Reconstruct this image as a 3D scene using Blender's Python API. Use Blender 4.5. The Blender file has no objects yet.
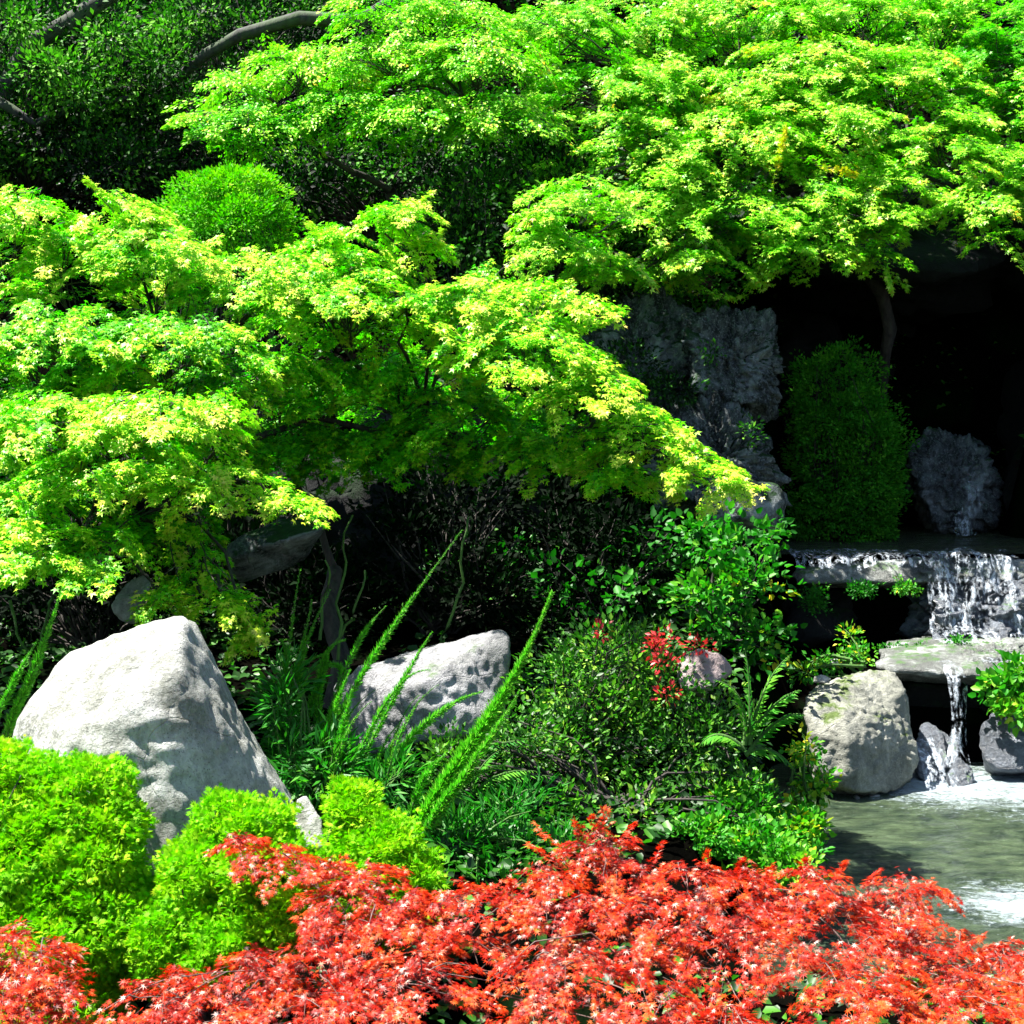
import bpy, bmesh, math
import numpy as np
from mathutils import Vector

SC = bpy.context.scene
COL = SC.collection
rng = np.random.default_rng(11)
F = 1621.0
CAMZ = 1.9
PITCH = math.atan(112.0 / F)

# ------------------------------------------------------------------ camera, light, exposure
cd = bpy.data.cameras.new('camera')
cd.sensor_width = 36.0
cd.lens = 36.0 * F / 1024.0
cd.clip_start = 0.05
cd.clip_end = 600
cam = bpy.data.objects.new('camera', cd)
COL.objects.link(cam)
cam.location = (0, 0, CAMZ)
cam.rotation_euler = (math.pi / 2 - PITCH, 0, 0)
SC.camera = cam

SUN = Vector((-0.40, 0.08, 0.90)).normalized()
w = bpy.data.worlds.new('World')
SC.world = w
w.use_nodes = True
nt = w.node_tree
sky = nt.nodes.new('ShaderNodeTexSky')
sky.sky_type = 'NISHITA'
sky.sun_disc = False
sky.sun_elevation = math.asin(SUN.z)
sky.sun_rotation = math.atan2(SUN.x, SUN.y)
nt.links.new(sky.outputs[0], nt.nodes['Background'].inputs[0])
nt.nodes['Background'].inputs[1].default_value = 0.05

sl = bpy.data.lights.new('sun', 'SUN')
sl.energy = 5.0
sl.angle = math.radians(0.5)
sl.color = (1.0, 0.955, 0.87)
so = bpy.data.objects.new('sun', sl)
COL.objects.link(so)
so.location = (-5, -4, 12)
so.rotation_euler = SUN.to_track_quat('Z', 'Y').to_euler()

SC.view_settings.view_transform = 'Standard'
SC.view_settings.look = 'None'
SC.view_settings.exposure = 2.0
SC.view_settings.gamma = 1.0
SC.cycles.max_bounces = 8
SC.cycles.diffuse_bounces = 4
SC.cycles.glossy_bounces = 2
SC.cycles.transmission_bounces = 4
SC.cycles.transparent_max_bounces = 8
SC.cycles.caustics_reflective = False
SC.cycles.caustics_refractive = False


# ------------------------------------------------------------------ helpers
def at(px, py, Y):
    """a pixel of the photograph at distance Y -> a point of the place"""
    x = (px - 512.0) / F
    v = (512.0 - py) / F
    ca, sa = math.cos(PITCH), math.sin(PITCH)
    d = np.array([x, ca + v * sa, -sa + v * ca])
    return np.array([0, 0, CAMZ]) + d * (Y / d[1])


def nrm(v):
    return v / np.maximum(np.linalg.norm(v, axis=-1, keepdims=True), 1e-9)


def _hash(i, j, k, seed):
    h = (i * 374761393 + j * 668265263 + k * 2147483647 + seed * 1274126177) & 0xFFFFFFFF
    h = ((h ^ (h >> 13)) * 1274126177) & 0xFFFFFFFF
    h = ((h ^ (h >> 16)) * 2246822519) & 0xFFFFFFFF
    return ((h ^ (h >> 15)) & 0xFFFFFF) / float(0xFFFFFF)


def vnoise(p, seed=0):
    p = np.asarray(p, float)
    f = np.floor(p).astype(np.int64)
    t = p - f
    t = t * t * (3 - 2 * t)
    r = 0
    for dx in (0, 1):
        wx = t[..., 0] if dx else 1 - t[..., 0]
        for dy in (0, 1):
            wy = t[..., 1] if dy else 1 - t[..., 1]
            for dz in (0, 1):
                wz = t[..., 2] if dz else 1 - t[..., 2]
                r = r + wx * wy * wz * _hash(f[..., 0] + dx, f[..., 1] + dy, f[..., 2] + dz, seed)
    return r * 2 - 1


def fbm(p, oct=4, seed=0, gain=0.5):
    a, s, r = 1.0, 1.0, 0
    for o in range(oct):
        r = r + a * vnoise(np.asarray(p) * s + o * 17.3, seed + o)
        a *= gain
        s *= 2.03
    return r


def mesh_obj(name, V, Fs, mat, parent=None, tone=None, smooth=False):
    """V (n,3); Fs: list of (m,k) index arrays"""
    me = bpy.data.meshes.new(name)
    V = np.asarray(V, np.float32)
    Fs = [np.asarray(f, np.int32) for f in Fs if len(f)]
    tot = np.concatenate([np.full(len(f), f.shape[1], np.int32) for f in Fs])
    loops = np.concatenate([f.ravel() for f in Fs])
    me.vertices.add(len(V))
    me.vertices.foreach_set('co', V.ravel())
    me.loops.add(len(loops))
    me.loops.foreach_set('vertex_index', loops)
    me.polygons.add(len(tot))
    st = np.concatenate([[0], np.cumsum(tot)[:-1]]).astype(np.int32)
    me.polygons.foreach_set('loop_start', st)
    if smooth:
        me.polygons.foreach_set('use_smooth', np.ones(len(tot), bool))
    me.update(calc_edges=True)
    if tone is not None:
        at_ = me.attributes.new('tone', 'FLOAT', 'POINT')
        at_.data.foreach_set('value', np.asarray(tone, np.float32))
    me.materials.append(mat)
    o = bpy.data.objects.new(name, me)
    COL.objects.link(o)
    if parent is not None:
        o.parent = parent
        if parent.type == 'EMPTY':
            o.matrix_parent_inverse = parent.matrix_basis.inverted()
    return o


def tag(o, label=None, cat=None, group=None, kind=None):
    if label: o['label'] = label
    if cat: o['category'] = cat
    if group: o['group'] = group
    if kind: o['kind'] = kind
    return o


def thing(name, label, cat, loc, group=None):
    o = bpy.data.objects.new(name, None)
    o.empty_display_size = 0.1
    o.location = [float(c) for c in loc]
    COL.objects.link(o)
    return tag(o, label, cat, group)


# ---- node helpers
def new_mat(name):
    m = bpy.data.materials.new(name)
    m.use_nodes = True
    n = m.node_tree
    return m, n, n.nodes['Principled BSDF'], n.nodes['Material Output']


def ramp(n, fac, stops, interp='LINEAR'):
    r = n.nodes.new('ShaderNodeValToRGB')
    r.color_ramp.interpolation = interp
    e = r.color_ramp.elements
    while len(e) < len(stops):
        e.new(0.5)
    for el, (p, c) in zip(e, stops):
        el.position = p
        el.color = (*c, 1) if len(c) == 3 else c
    n.links.new(fac, r.inputs[0])
    return r.outputs[0]


def noise(n, scale, detail=6, rough=0.6, vec=None, dist=0.0):
    t = n.nodes.new('ShaderNodeTexNoise')
    t.inputs['Scale'].default_value = scale
    t.inputs['Detail'].default_value = detail
    t.inputs['Roughness'].default_value = rough
    t.inputs['Distortion'].default_value = dist
    if vec is not None:
        n.links.new(vec, t.inputs['Vector'])
    return t.outputs['Fac']


def mixc(n, fac, a, b, mode='MIX'):
    m = n.nodes.new('ShaderNodeMix')
    m.data_type = 'RGBA'
    m.blend_type = mode
    for s, v in ((m.inputs[0], fac), (m.inputs[6], a), (m.inputs[7], b)):
        if hasattr(v, 'node'):
            n.links.new(v, s)
        elif isinstance(v, (int, float)):
            s.default_value = v
        else:
            s.default_value = (*v, 1)
    return m.outputs[2]


def mth(n, op, a, b=None, c=None):
    m = n.nodes.new('ShaderNodeMath')
    m.operation = op
    for s, v in zip(m.inputs, (a, b, c)):
        if v is None: continue
        if hasattr(v, 'node'):
            n.links.new(v, s)
        else:
            s.default_value = v
    return m.outputs[0]


def objco(n, sc=(1, 1, 1)):
    t = n.nodes.new('ShaderNodeTexCoord')
    m = n.nodes.new('ShaderNodeMapping')
    m.inputs['Scale'].default_value = sc
    n.links.new(t.outputs['Object'], m.inputs[0])
    return m.outputs[0]


def leaf_mat(name, stops, trans=0.4, rough=0.42, spec=0.4, tsat=None):
    m, n, p, out = new_mat(name)
    a = n.nodes.new('ShaderNodeAttribute')
    a.attribute_name = 'tone'
    col = ramp(n, a.outputs['Fac'], stops)
    co = objco(n)
    v = noise(n, 60, 2, 0.5, co)
    col = mixc(n, mth(n, 'MULTIPLY', v, 0.3), col, mixc(n, 1.0, col, (0.55, 0.62, 0.5), 'MULTIPLY'))
    n.links.new(col, p.inputs['Base Color'])
    p.inputs['Roughness'].default_value = rough
    p.inputs['Specular IOR Level'].default_value = spec
    tr = n.nodes.new('ShaderNodeBsdfTranslucent')
    n.links.new(mixc(n, 1.0, col, tsat or (1.15, 1.25, 0.5), 'MULTIPLY'), tr.inputs[0])
    mx = n.nodes.new('ShaderNodeMixShader')
    mx.inputs[0].default_value = trans
    n.links.new(p.outputs[0], mx.inputs[1])
    n.links.new(tr.outputs[0], mx.inputs[2])
    n.links.new(mx.outputs[0], out.inputs[0])
    return m


def bump(n, p, h, strength=0.6, dist=0.02):
    b = n.nodes.new('ShaderNodeBump')
    b.inputs['Strength'].default_value = strength
    b.inputs['Distance'].default_value = dist
    n.links.new(h, b.inputs['Height'])
    n.links.new(b.outputs[0], p.inputs['Normal'])


def rock_mat(name, dark, mid, light, moss=0.0, mosscol=(0.05, 0.12, 0.012), rough=0.85, scale=1.0, streak=0.0, wet=0.0, stain=0.0):
    m, n, p, out = new_mat(name)
    co = objco(n, (scale, scale, scale))
    a = noise(n, 2.3, 8, 0.62, co, 0.3)
    b = noise(n, 17, 8, 0.7, co)
    c = noise(n, 75, 5, 0.7, co)
    col = ramp(n, a, [(0.30, dark), (0.5, mid), (0.68, light)])
    col = mixc(n, mth(n, 'MULTIPLY', ramp(n, b, [(0.40, (1, 1, 1)), (0.58, (0, 0, 0))]), 0.6), col, dark)
    col = mixc(n, mth(n, 'MULTIPLY', ramp(n, c, [(0.52, (0, 0, 0)), (0.68, (1, 1, 1))]), 0.55), col, light)
    # dark cracks
    vo = n.nodes.new('ShaderNodeTexVoronoi')
    vo.feature = 'DISTANCE_TO_EDGE'
    vo.inputs['Scale'].default_value = 3.0
    wv = n.nodes.new('ShaderNodeMix'); wv.data_type = 'VECTOR'
    wv.inputs[0].default_value = 0.25
    n.links.new(co, wv.inputs[4])
    nn = n.nodes.new('ShaderNodeTexNoise'); nn.inputs['Scale'].default_value = 4
    n.links.new(co, nn.inputs['Vector'])
    n.links.new(nn.outputs['Color'], wv.inputs[5])
    n.links.new(wv.outputs[1], vo.inputs['Vector'])
    crack = ramp(n, vo.outputs['Distance'], [(0.0, (1, 1, 1)), (0.012, (0, 0, 0))])
    crackm = mth(n, 'MULTIPLY', crack, ramp(n, noise(n, 3.1, 3, 0.5, co), [(0.5, (0, 0, 0)), (0.62, (1, 1, 1))]))
    col = mixc(n, mth(n, 'MULTIPLY', crackm, 0.25), col, tuple(x * 0.3 for x in dark))
    if streak:
        st = noise(n, 6, 6, 0.7, objco(n, (2.4 * scale, 2.4 * scale, 0.28 * scale)))
        col = mixc(n, mth(n, 'MULTIPLY', ramp(n, st, [(0.45, (0, 0, 0)), (0.66, (1, 1, 1))]), streak), col, light)
    if stain:
        sn = noise(n, 3.2, 9, 0.72, objco(n, (1.5 * scale, 1.5 * scale, 0.45 * scale)), 0.5)
        col = mixc(n, mth(n, 'MULTIPLY', ramp(n, sn, [(0.47, (0, 0, 0)), (0.60, (1, 1, 1))]), stain), col, (0.11, 0.12, 0.10))
        sp_ = noise(n, 120, 3, 0.8, co)
        col = mixc(n, mth(n, 'MULTIPLY', ramp(n, sp_, [(0.34, (1, 1, 1)), (0.42, (0, 0, 0))]), 0.7), col, (0.05, 0.05, 0.045))
    if moss:
        g = n.nodes.new('ShaderNodeNewGeometry')
        sp = n.nodes.new('ShaderNodeSeparateXYZ')
        n.links.new(g.outputs['Normal'], sp.inputs[0])
        mm = mth(n, 'ADD', mth(n, 'MULTIPLY', sp.outputs[2], 0.25), noise(n, 4.2, 7, 0.7, co))
        mask = ramp(n, mm, [(0.86 - 0.45 * moss, (0, 0, 0)), (0.96 - 0.45 * moss, (1, 1, 1))])
        mc = mixc(n, noise(n, 26, 3, 0.6, co), tuple(x * 0.5 for x in mosscol), tuple(x * 1.5 for x in mosscol))
        col = mixc(n, mask, col, mc)
    n.links.new(col, p.inputs['Base Color'])
    p.inputs['Roughness'].default_value = rough
    p.inputs['Specular IOR Level'].default_value = 0.3 + wet
    h = mth(n, 'ADD', mth(n, 'MULTIPLY', b, 0.7), mth(n, 'MULTIPLY', c, 0.35))
    h = mth(n, 'SUBTRACT', h, mth(n, 'MULTIPLY', crackm, 0.15))
    bump(n, p, h, 0.9, 0.045 / scale)
    return m


def bark_mat(name, a, b, moss=0.0):
    m, n, p, out = new_mat(name)
    co = objco(n, (1, 1, 0.35))
    f = noise(n, 28, 7, 0.7, co)
    col = ramp(n, f, [(0.35, a), (0.65, b)])
    if moss:
        col = mixc(n, mth(n, 'MULTIPLY', ramp(n, noise(n, 7, 5, 0.6, objco(n)), [(0.42, (0, 0, 0)), (0.58, (1, 1, 1))]), moss), col, (0.035, 0.08, 0.015))
    n.links.new(col, p.inputs['Base Color'])
    p.inputs['Roughness'].default_value = 0.85
    bump(n, p, f, 0.8, 0.01)
    return m


# ------------------------------------------------------------------ materials
M = {}
M['lime'] = leaf_mat('lime_maple_leaf', [(0.0, (0.03, 0.30, 0.003)), (0.35, (0.13, 0.54, 0.004)), (0.58, (0.42, 0.72, 0.010)), (0.78, (0.72, 0.78, 0.06)), (1.0, (0.86, 0.72, 0.16))], 0.34, 0.45, 0.3, (0.28, 1.15, 0.2))
M['lime2'] = leaf_mat('light_maple_leaf', [(0.0, (0.03, 0.28, 0.004)), (0.38, (0.14, 0.54, 0.008)), (0.68, (0.38, 0.70, 0.02)), (0.93, (0.60, 0.76, 0.12)), (1.0, (0.76, 0.52, 0.02))], 0.35, 0.45, 0.3, (0.45, 1.15, 0.2))
M['chart'] = leaf_mat('lime_shrub_leaf', [(0.0, (0.07, 0.36, 0.003)), (0.5, (0.22, 0.56, 0.004)), (1.0, (0.46, 0.64, 0.010))], 0.38, 0.6, 0.15, (0.6, 1.1, 0.3))
M['red'] = leaf_mat('red_maple_leaf', [(0.0, (0.05, 0.002, 0.002)), (0.25, (0.30, 0.009, 0.005)), (0.48, (0.70, 0.030, 0.008)), (0.72, (0.80, 0.12, 0.014)), (0.84, (0.74, 0.17, 0.05)), (1.0, (0.76, 0.62, 0.56))], 0.33, 0.4, 0.3, (1.25, 0.7, 0.5))
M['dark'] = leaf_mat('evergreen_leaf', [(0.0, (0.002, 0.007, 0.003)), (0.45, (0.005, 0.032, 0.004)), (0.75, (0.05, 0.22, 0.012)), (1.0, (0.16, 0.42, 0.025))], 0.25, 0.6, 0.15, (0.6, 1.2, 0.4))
M['shade'] = leaf_mat('painted_shade_leaf', [(0.0, (0.0008, 0.003, 0.001)), (0.6, (0.0015, 0.008, 0.0015)), (1.0, (0.005, 0.035, 0.004))], 0.2, 0.7, 0.05, (0.6, 1.2, 0.4))  # near-black copy of the evergreen leaf, shade under the maple put into its colour
M['azalea'] = leaf_mat('azalea_leaf', [(0.0, (0.006, 0.022, 0.008)), (0.4, (0.02, 0.09, 0.010)), (0.75, (0.08, 0.28, 0.016)), (1.0, (0.26, 0.46, 0.04))], 0.3, 0.45, 0.3, (0.6, 1.2, 0.4))
M['fern'] = leaf_mat('fern_leaf', [(0.0, (0.008, 0.10, 0.01)), (0.6, (0.03, 0.24, 0.015)), (1.0, (0.14, 0.40, 0.03))], 0.35, 0.45, 0.35, (0.6, 1.2, 0.4))
M['fox'] = leaf_mat('foxtail_leaf', [(0.0, (0.05, 0.32, 0.016)), (0.55, (0.15, 0.54, 0.03)), (1.0, (0.36, 0.68, 0.06))], 0.3, 0.5, 0.3, (0.6, 1.2, 0.4))
M['mossbush'] = leaf_mat('mossy_bush_leaf', [(0.0, (0.008, 0.09, 0.003)), (0.6, (0.03, 0.22, 0.006)), (1.0, (0.10, 0.34, 0.012))], 0.25, 0.6, 0.2, (0.6, 1.2, 0.4))
M['creeper'] = leaf_mat('creeper_leaf', [(0.0, (0.010, 0.11, 0.006)), (0.55, (0.035, 0.26, 0.012)), (0.85, (0.16, 0.44, 0.02)), (0.97, (0.40, 0.55, 0.03)), (1.0, (0.62, 0.50, 0.02))], 0.32, 0.5, 0.25, (0.6, 1.2, 0.4))
M['redacc'] = leaf_mat('red_bush_leaf', [(0.0, (0.30, 0.010, 0.02)), (1.0, (0.62, 0.05, 0.05))], 0.3, 0.4, 0.4, (1.2, 0.7, 0.6))
M['bark'] = bark_mat('dark_bark', (0.012, 0.010, 0.009), (0.06, 0.05, 0.042))
M['mossbark'] = bark_mat('mossy_bark', (0.006, 0.006, 0.006), (0.07, 0.07, 0.07), 0.6)
M['redbark'] = bark_mat('pale_twig_bark', (0.05, 0.03, 0.025), (0.22, 0.15, 0.13))
M['stem'] = bark_mat('green_stem', (0.03, 0.09, 0.015), (0.07, 0.17, 0.02))
M['boulder'] = rock_mat('pale_granite', (0.15, 0.155, 0.125), (0.36, 0.37, 0.34), (0.70, 0.71, 0.69), 0.0, streak=0.6, stain=0.38)
M['midrock'] = rock_mat('violet_grey_stone', (0.14, 0.14, 0.15), (0.30, 0.30, 0.32), (0.50, 0.50, 0.52), 0.16, streak=0.3, stain=0.45)
M['pinkrock'] = rock_mat('pinkish_stone', (0.20, 0.15, 0.15), (0.36, 0.28, 0.28), (0.5, 0.42, 0.42), 0.0)
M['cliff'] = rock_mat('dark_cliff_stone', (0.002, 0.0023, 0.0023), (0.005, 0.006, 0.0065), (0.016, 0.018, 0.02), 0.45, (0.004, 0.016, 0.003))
M['blockrock'] = rock_mat('blue_grey_cliff_stone', (0.004, 0.006, 0.006), (0.020, 0.026, 0.026), (0.38, 0.43, 0.44), 0.48, (0.006, 0.035, 0.004), streak=0.36)  # pale streaks paint sunlit patches onto the stone colour
M['trickle'] = rock_mat('wet_blue_grey_stone', (0.004, 0.006, 0.007), (0.018, 0.023, 0.025), (0.46, 0.52, 0.56), 0.3, (0.03, 0.09, 0.02), 0.5, streak=0.3, wet=0.3)
M['poolrock'] = rock_mat('limestone', (0.14, 0.145, 0.12), (0.33, 0.33, 0.28), (0.52, 0.52, 0.46), 0.34, (0.08, 0.12, 0.03), 0.85, 1.7, streak=0.3, stain=0.5)
M['ledge'] = rock_mat('wet_ledge_stone', (0.012, 0.015, 0.012), (0.12, 0.13, 0.12), (0.52, 0.55, 0.54), 0.28, (0.04, 0.11, 0.015), 0.45, 2.4, wet=0.3)
M['wetrock'] = rock_mat('wet_stream_stone', (0.03, 0.035, 0.045), (0.10, 0.115, 0.14), (0.26, 0.29, 0.34), 0.22, (0.05, 0.13, 0.015), 0.3, wet=0.4)


def ground_mat():
    m, n, p, out = new_mat('dark_leaf_mould')
    co = objco(n)
    f = noise(n, 3, 8, 0.7, co)
    g = noise(n, 40, 6, 0.7, co)
    col = ramp(n, f, [(0.35, (0.0012, 0.0012, 0.001)), (0.6, (0.003, 0.0028, 0.002))])
    col = mixc(n, ramp(n, noise(n, 1.7, 5, 0.6, co), [(0.52, (0, 0, 0)), (0.62, (1, 1, 1))]), col, (0.003, 0.010, 0.0025))
    n.links.new(col, p.inputs['Base Color'])
    p.inputs['Roughness'].default_value = 0.95
    p.inputs['Specular IOR Level'].default_value = 0.0
    bump(n, p, g, 0.8, 0.03)
    return m


def water_mat(name, deep, murk, foam_pts):
    """murky pool water; foam where water drops into it"""
    m, n, p, out = new_mat(name)
    co = objco(n)
    big = noise(n, 4.5, 8, 0.72, objco(n, (1, 1.8, 1)), 0.8)
    col = ramp(n, big, [(0.38, deep), (0.62, murk)])
    foam = None
    for (x, y, r, s) in foam_pts:
        vm = n.nodes.new('ShaderNodeVectorMath'); vm.operation = 'DISTANCE'
        n.links.new(co, vm.inputs[0]); vm.inputs[1].default_value = (x, y, 0)
        d = mth(n, 'MULTIPLY', mth(n, 'SUBTRACT', 1.0, mth(n, 'DIVIDE', vm.outputs['Value'], r)), s)
        foam = d if foam is None else mth(n, 'MAXIMUM', foam, d)
    rip = noise(n, 9, 6, 0.7, objco(n, (1, 1.7, 1)), 1.5)
    fine = noise(n, 50, 4, 0.7, objco(n, (1, 1.4, 1)), 0.6)
    if foam is not None:
        fm = mth(n, 'ADD', mth(n, 'MAXIMUM', foam, -0.45), mth(n, 'MULTIPLY', mth(n, 'SUBTRACT', mth(n, 'ADD', mth(n, 'MULTIPLY', rip, 0.6), mth(n, 'MULTIPLY', fine, 0.4)), 0.5), 3.2))
        mask = ramp(n, fm, [(0.10, (0, 0, 0)), (0.75, (1, 1, 1))])
        col = mixc(n, mask, col, (0.52, 0.62, 0.68))
        ro = mth(n, 'ADD', mth(n, 'MULTIPLY', mask, 0.5), 0.07)
        n.links.new(ro, p.inputs['Roughness'])
    else:
        p.inputs['Roughness'].default_value = 0.08
    n.links.new(col, p.inputs['Base Color'])
    p.inputs['IOR'].default_value = 1.33
    p.inputs['Specular IOR Level'].default_value = 0.7
    bump(n, p, mth(n, 'ADD', rip, mth(n, 'MULTIPLY', fine, 0.3)), 0.9, 0.08)
    return m


def fall_mat():
    m, n, p, out = new_mat('falling_water')
    st = noise(n, 7, 7, 0.72, objco(n, (3.6, 1.2, 0.55)), 0.6)
    fn = noise(n, 34, 6, 0.75, objco(n, (1.2, 1, 0.8)))
    v = mth(n, 'ADD', mth(n, 'MULTIPLY', st, 0.55), mth(n, 'MULTIPLY', fn, 0.45))
    al = ramp(n, v, [(0.49, (0.0, 0.0, 0.0)), (0.63, (1, 1, 1))])
    p.inputs['Base Color'].default_value = (0.62, 0.70, 0.80, 1)
    p.inputs['Roughness'].default_value = 0.25
    n.links.new(al, p.inputs['Alpha'])
    bump(n, p, v, 0.8, 0.03)
    return m


M['ground'] = ground_mat()
M['fall'] = fall_mat()


# ------------------------------------------------------------------ ground, pools
def smooth(a, b, x):
    t = np.clip((x - a) / (b - a), 0, 1)
    return t * t * (3 - 2 * t)


def terrain(x, y):
    x = np.asarray(x, float); y = np.asarray(y, float)
    P = np.stack([x, y, np.zeros_like(x)], -1)
    left = np.interp(y, [-20, 3, 4.5, 5.2, 6.5, 8, 9.2, 10, 11, 12, 16, 25, 60, 200], [0, .08, .12, .25, .45, .62, .75, 1.3, 2.2, 3.1, 6.0, 10, 18, 30])
    right = np.interp(y, [-20, 3, 4.6, 5.0, 5.4, 7.9, 8.35, 8.5, 9.4, 9.75, 9.8, 10, 11.6, 12.0, 12.6, 16, 25, 60, 200], [0, .08, .12, .05, -.35, -.35, -.2, .25, .38, .45, .72, .8, .85, 1.4, 2.8, 6.0, 10, 18, 30])
    far = np.interp(y, [-20, 3, 5.5, 8, 9.4, 12, 16, 25, 60, 200], [0, .1, .25, .8, 1.4, 3, 6, 10, 18, 30])
    wob = 0.18 * fbm(P * 1.1, 3, 5)
    edge = np.interp(y, [5, 6, 7, 8, 9, 10, 12], [0.7, 1.05, 1.1, 1.25, 1.5, 1.6, 1.7])
    k = smooth(-0.18, 0.18, x - edge - wob)
    h = left * (1 - k) + right * k
    k2 = smooth(3.35, 3.95, x + wob)
    h = h * (1 - k2) + far * k2
    amp = 0.05 + 0.25 * smooth(11, 15, y)
    return h + amp * fbm(P * 2.2, 4, 9) * np.where((k > 0.5) & (k2 < 0.5) & (y < 11.5), 0.35, 1)


def build_ground():
    xs = np.unique(np.concatenate([np.linspace(-160, -6, 26), np.arange(-6, 6.001, 0.07), np.linspace(6, 160, 26)]))
    ys = np.unique(np.concatenate([np.linspace(-20, 3, 12), np.arange(3, 16.001, 0.07), np.linspace(16, 200, 40)]))
    X, Y = np.meshgrid(xs, ys)
    Z = terrain(X, Y)
    V = np.stack([X, Y, Z], -1).reshape(-1, 3)
    nx, ny = len(xs), len(ys)
    i = (np.arange(ny - 1)[:, None] * nx + np.arange(nx - 1)[None, :]).ravel()
    q = np.stack([i, i + 1, i + nx + 1, i + nx], -1)
    tag(mesh_obj('ground', V, [q], M['ground'], smooth=True), kind='structure')


def sheet(name, x0, x1, y0, y1, z, mat, n=60):
    X, Y = np.meshgrid(np.linspace(x0, x1, n), np.linspace(y0, y1, n))
    P = np.stack([X, Y, 0 * X], -1)
    Z = z + 0.006 * fbm(P * 7, 3, 3)
    V = np.stack([X, Y, Z], -1).reshape(-1, 3)
    i = (np.arange(n - 1)[:, None] * n + np.arange(n - 1)[None, :]).ravel()
    q = np.stack([i, i + 1, i + n + 1, i + n], -1)
    return tag(mesh_obj(name, V, [q], mat, smooth=True), kind='structure')


build_ground()
M['pool'] = water_mat('pool_water', (0.020, 0.036, 0.024), (0.105, 0.150, 0.080), [(2.15, 7.95, 0.60, 1.0), (2.75, 7.8, 0.75, .95), (1.92, 6.0, 0.32, .85), (2.25, 5.9, 0.34, .8), (2.7, 5.95, 0.4, .5)])
M['upool'] = water_mat('upper_pool_water', (0.02, 0.03, 0.012), (0.06, 0.075, 0.03), [(3.1, 11.1, 0.15, 1.0)])
sheet('water', 0.4, 4.6, 4.9, 8.5, 0.0, M['pool'], 120)
sheet('water', 1.35, 4.4, 9.62, 12.0, 0.985, M['upool'], 80)


# ------------------------------------------------------------------ rocks
_ico = {}


def ico(sub):
    if sub not in _ico:
        bm = bmesh.new()
        bmesh.ops.create_icosphere(bm, subdivisions=sub, radius=1)
        V = np.array([v.co[:] for v in bm.verts])
        Fc = np.array([[v.index for v in f.verts] for f in bm.faces])
        bm.free()
        _ico[sub] = (nrm(V), Fc)
    return _ico[sub]


def rock(name, pts, mat, label=None, cat='rock', group=None, sub=6, p=26, amp=0.03, freq=3.0, seed=1, parent=None, ridged=0.0):
    pts = np.array(pts, float)
    bm = bmesh.new()
    for q in pts: bm.verts.new(q)
    bmesh.ops.convex_hull(bm, input=bm.verts)
    bm.normal_update()
    c = (pts.max(0) + pts.min(0)) / 2 * 0.5 + pts.mean(0) * 0.5
    N, D = [], []
    for f in bm.faces:
        n = np.array(f.normal[:]); d = n @ (np.array(f.verts[0].co[:]) - c)
        if d < 0: n, d = -n, -d
        N.append(n); D.append(max(d, 1e-3))
    bm.free()
    N, D = np.array(N), np.array(D)
    dirs, Fc = ico(sub)
    q = np.maximum(dirs @ N.T, 0) / D
    r = 1.0 / np.maximum((q ** p).sum(1) ** (1.0 / p), 1e-6)
    V = c + dirs * r[:, None]
    size = np.linalg.norm(pts.max(0) - pts.min(0))
    f = freq / size
    n1 = fbm(V * f * 1.3, 4, seed)
    n2 = np.abs(fbm(V * f * 3.1 + 7, 3, seed + 20))
    n3 = fbm(V * f * 11, 3, seed + 40)
    V = V + dirs * (size * amp * (n1 - ridged * (1 - np.minimum(n2 * 2.5, 1)) + 0.26 * n3))[:, None]
    o = mesh_obj(name, V - c if parent is None else V, [Fc], mat, parent, smooth=True)
    if parent is None:
        o.location = c
    return tag(o, label, cat if label else None, group)


def blob_pts(c, r, seed, n=16, jit=0.25):
    g = np.random.default_rng(seed)
    v = nrm(g.normal(size=(n, 3)))
    return np.array(c) + v * np.array(r) * (1 + jit * g.uniform(-1, 1, (n, 1)))


# the pale boulder
rock('boulder', [at(*q) for q in [
    (186, 612, 5.32), (176, 620, 5.45), (120, 634, 5.35), (62, 650, 5.35), (36, 690, 5.2), (10, 745, 5.2), (-5, 820, 5.15),
    (212, 640, 5.45), (240, 705, 5.42), (276, 785, 5.35), (318, 850, 5.25),
    (176, 668, 5.0), (140, 700, 4.93), (62, 735, 4.93), (100, 770, 4.83), (140, 890, 4.72), (185, 890, 4.78), (232, 840, 4.95),
    (100, 650, 5.8), (195, 640, 5.8), (10, 750, 5.8), (280, 790, 5.8), (30, 960, 4.9), (290, 930, 5.1), (20, 930, 5.8), (310, 900, 5.8)]],
    M['boulder'], 'big pale granite boulder with a bright sunlit top behind the lime shrubs', 'boulder', p=60, amp=0.012, freq=4, seed=3, ridged=0.35)
rock('boulder', [at(*q) for q in [(296, 800, 4.95), (306, 793, 4.95), (322, 818, 4.9), (326, 850, 4.85), (294, 850, 4.85), (300, 805, 5.1), (322, 830, 5.1), (296, 870, 5.05), (325, 870, 5.05)]],
     M['boulder'], 'small white stone at the foot of the boulder, between two lime shrubs', 'stone', sub=5, amp=0.02, seed=5)
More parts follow.
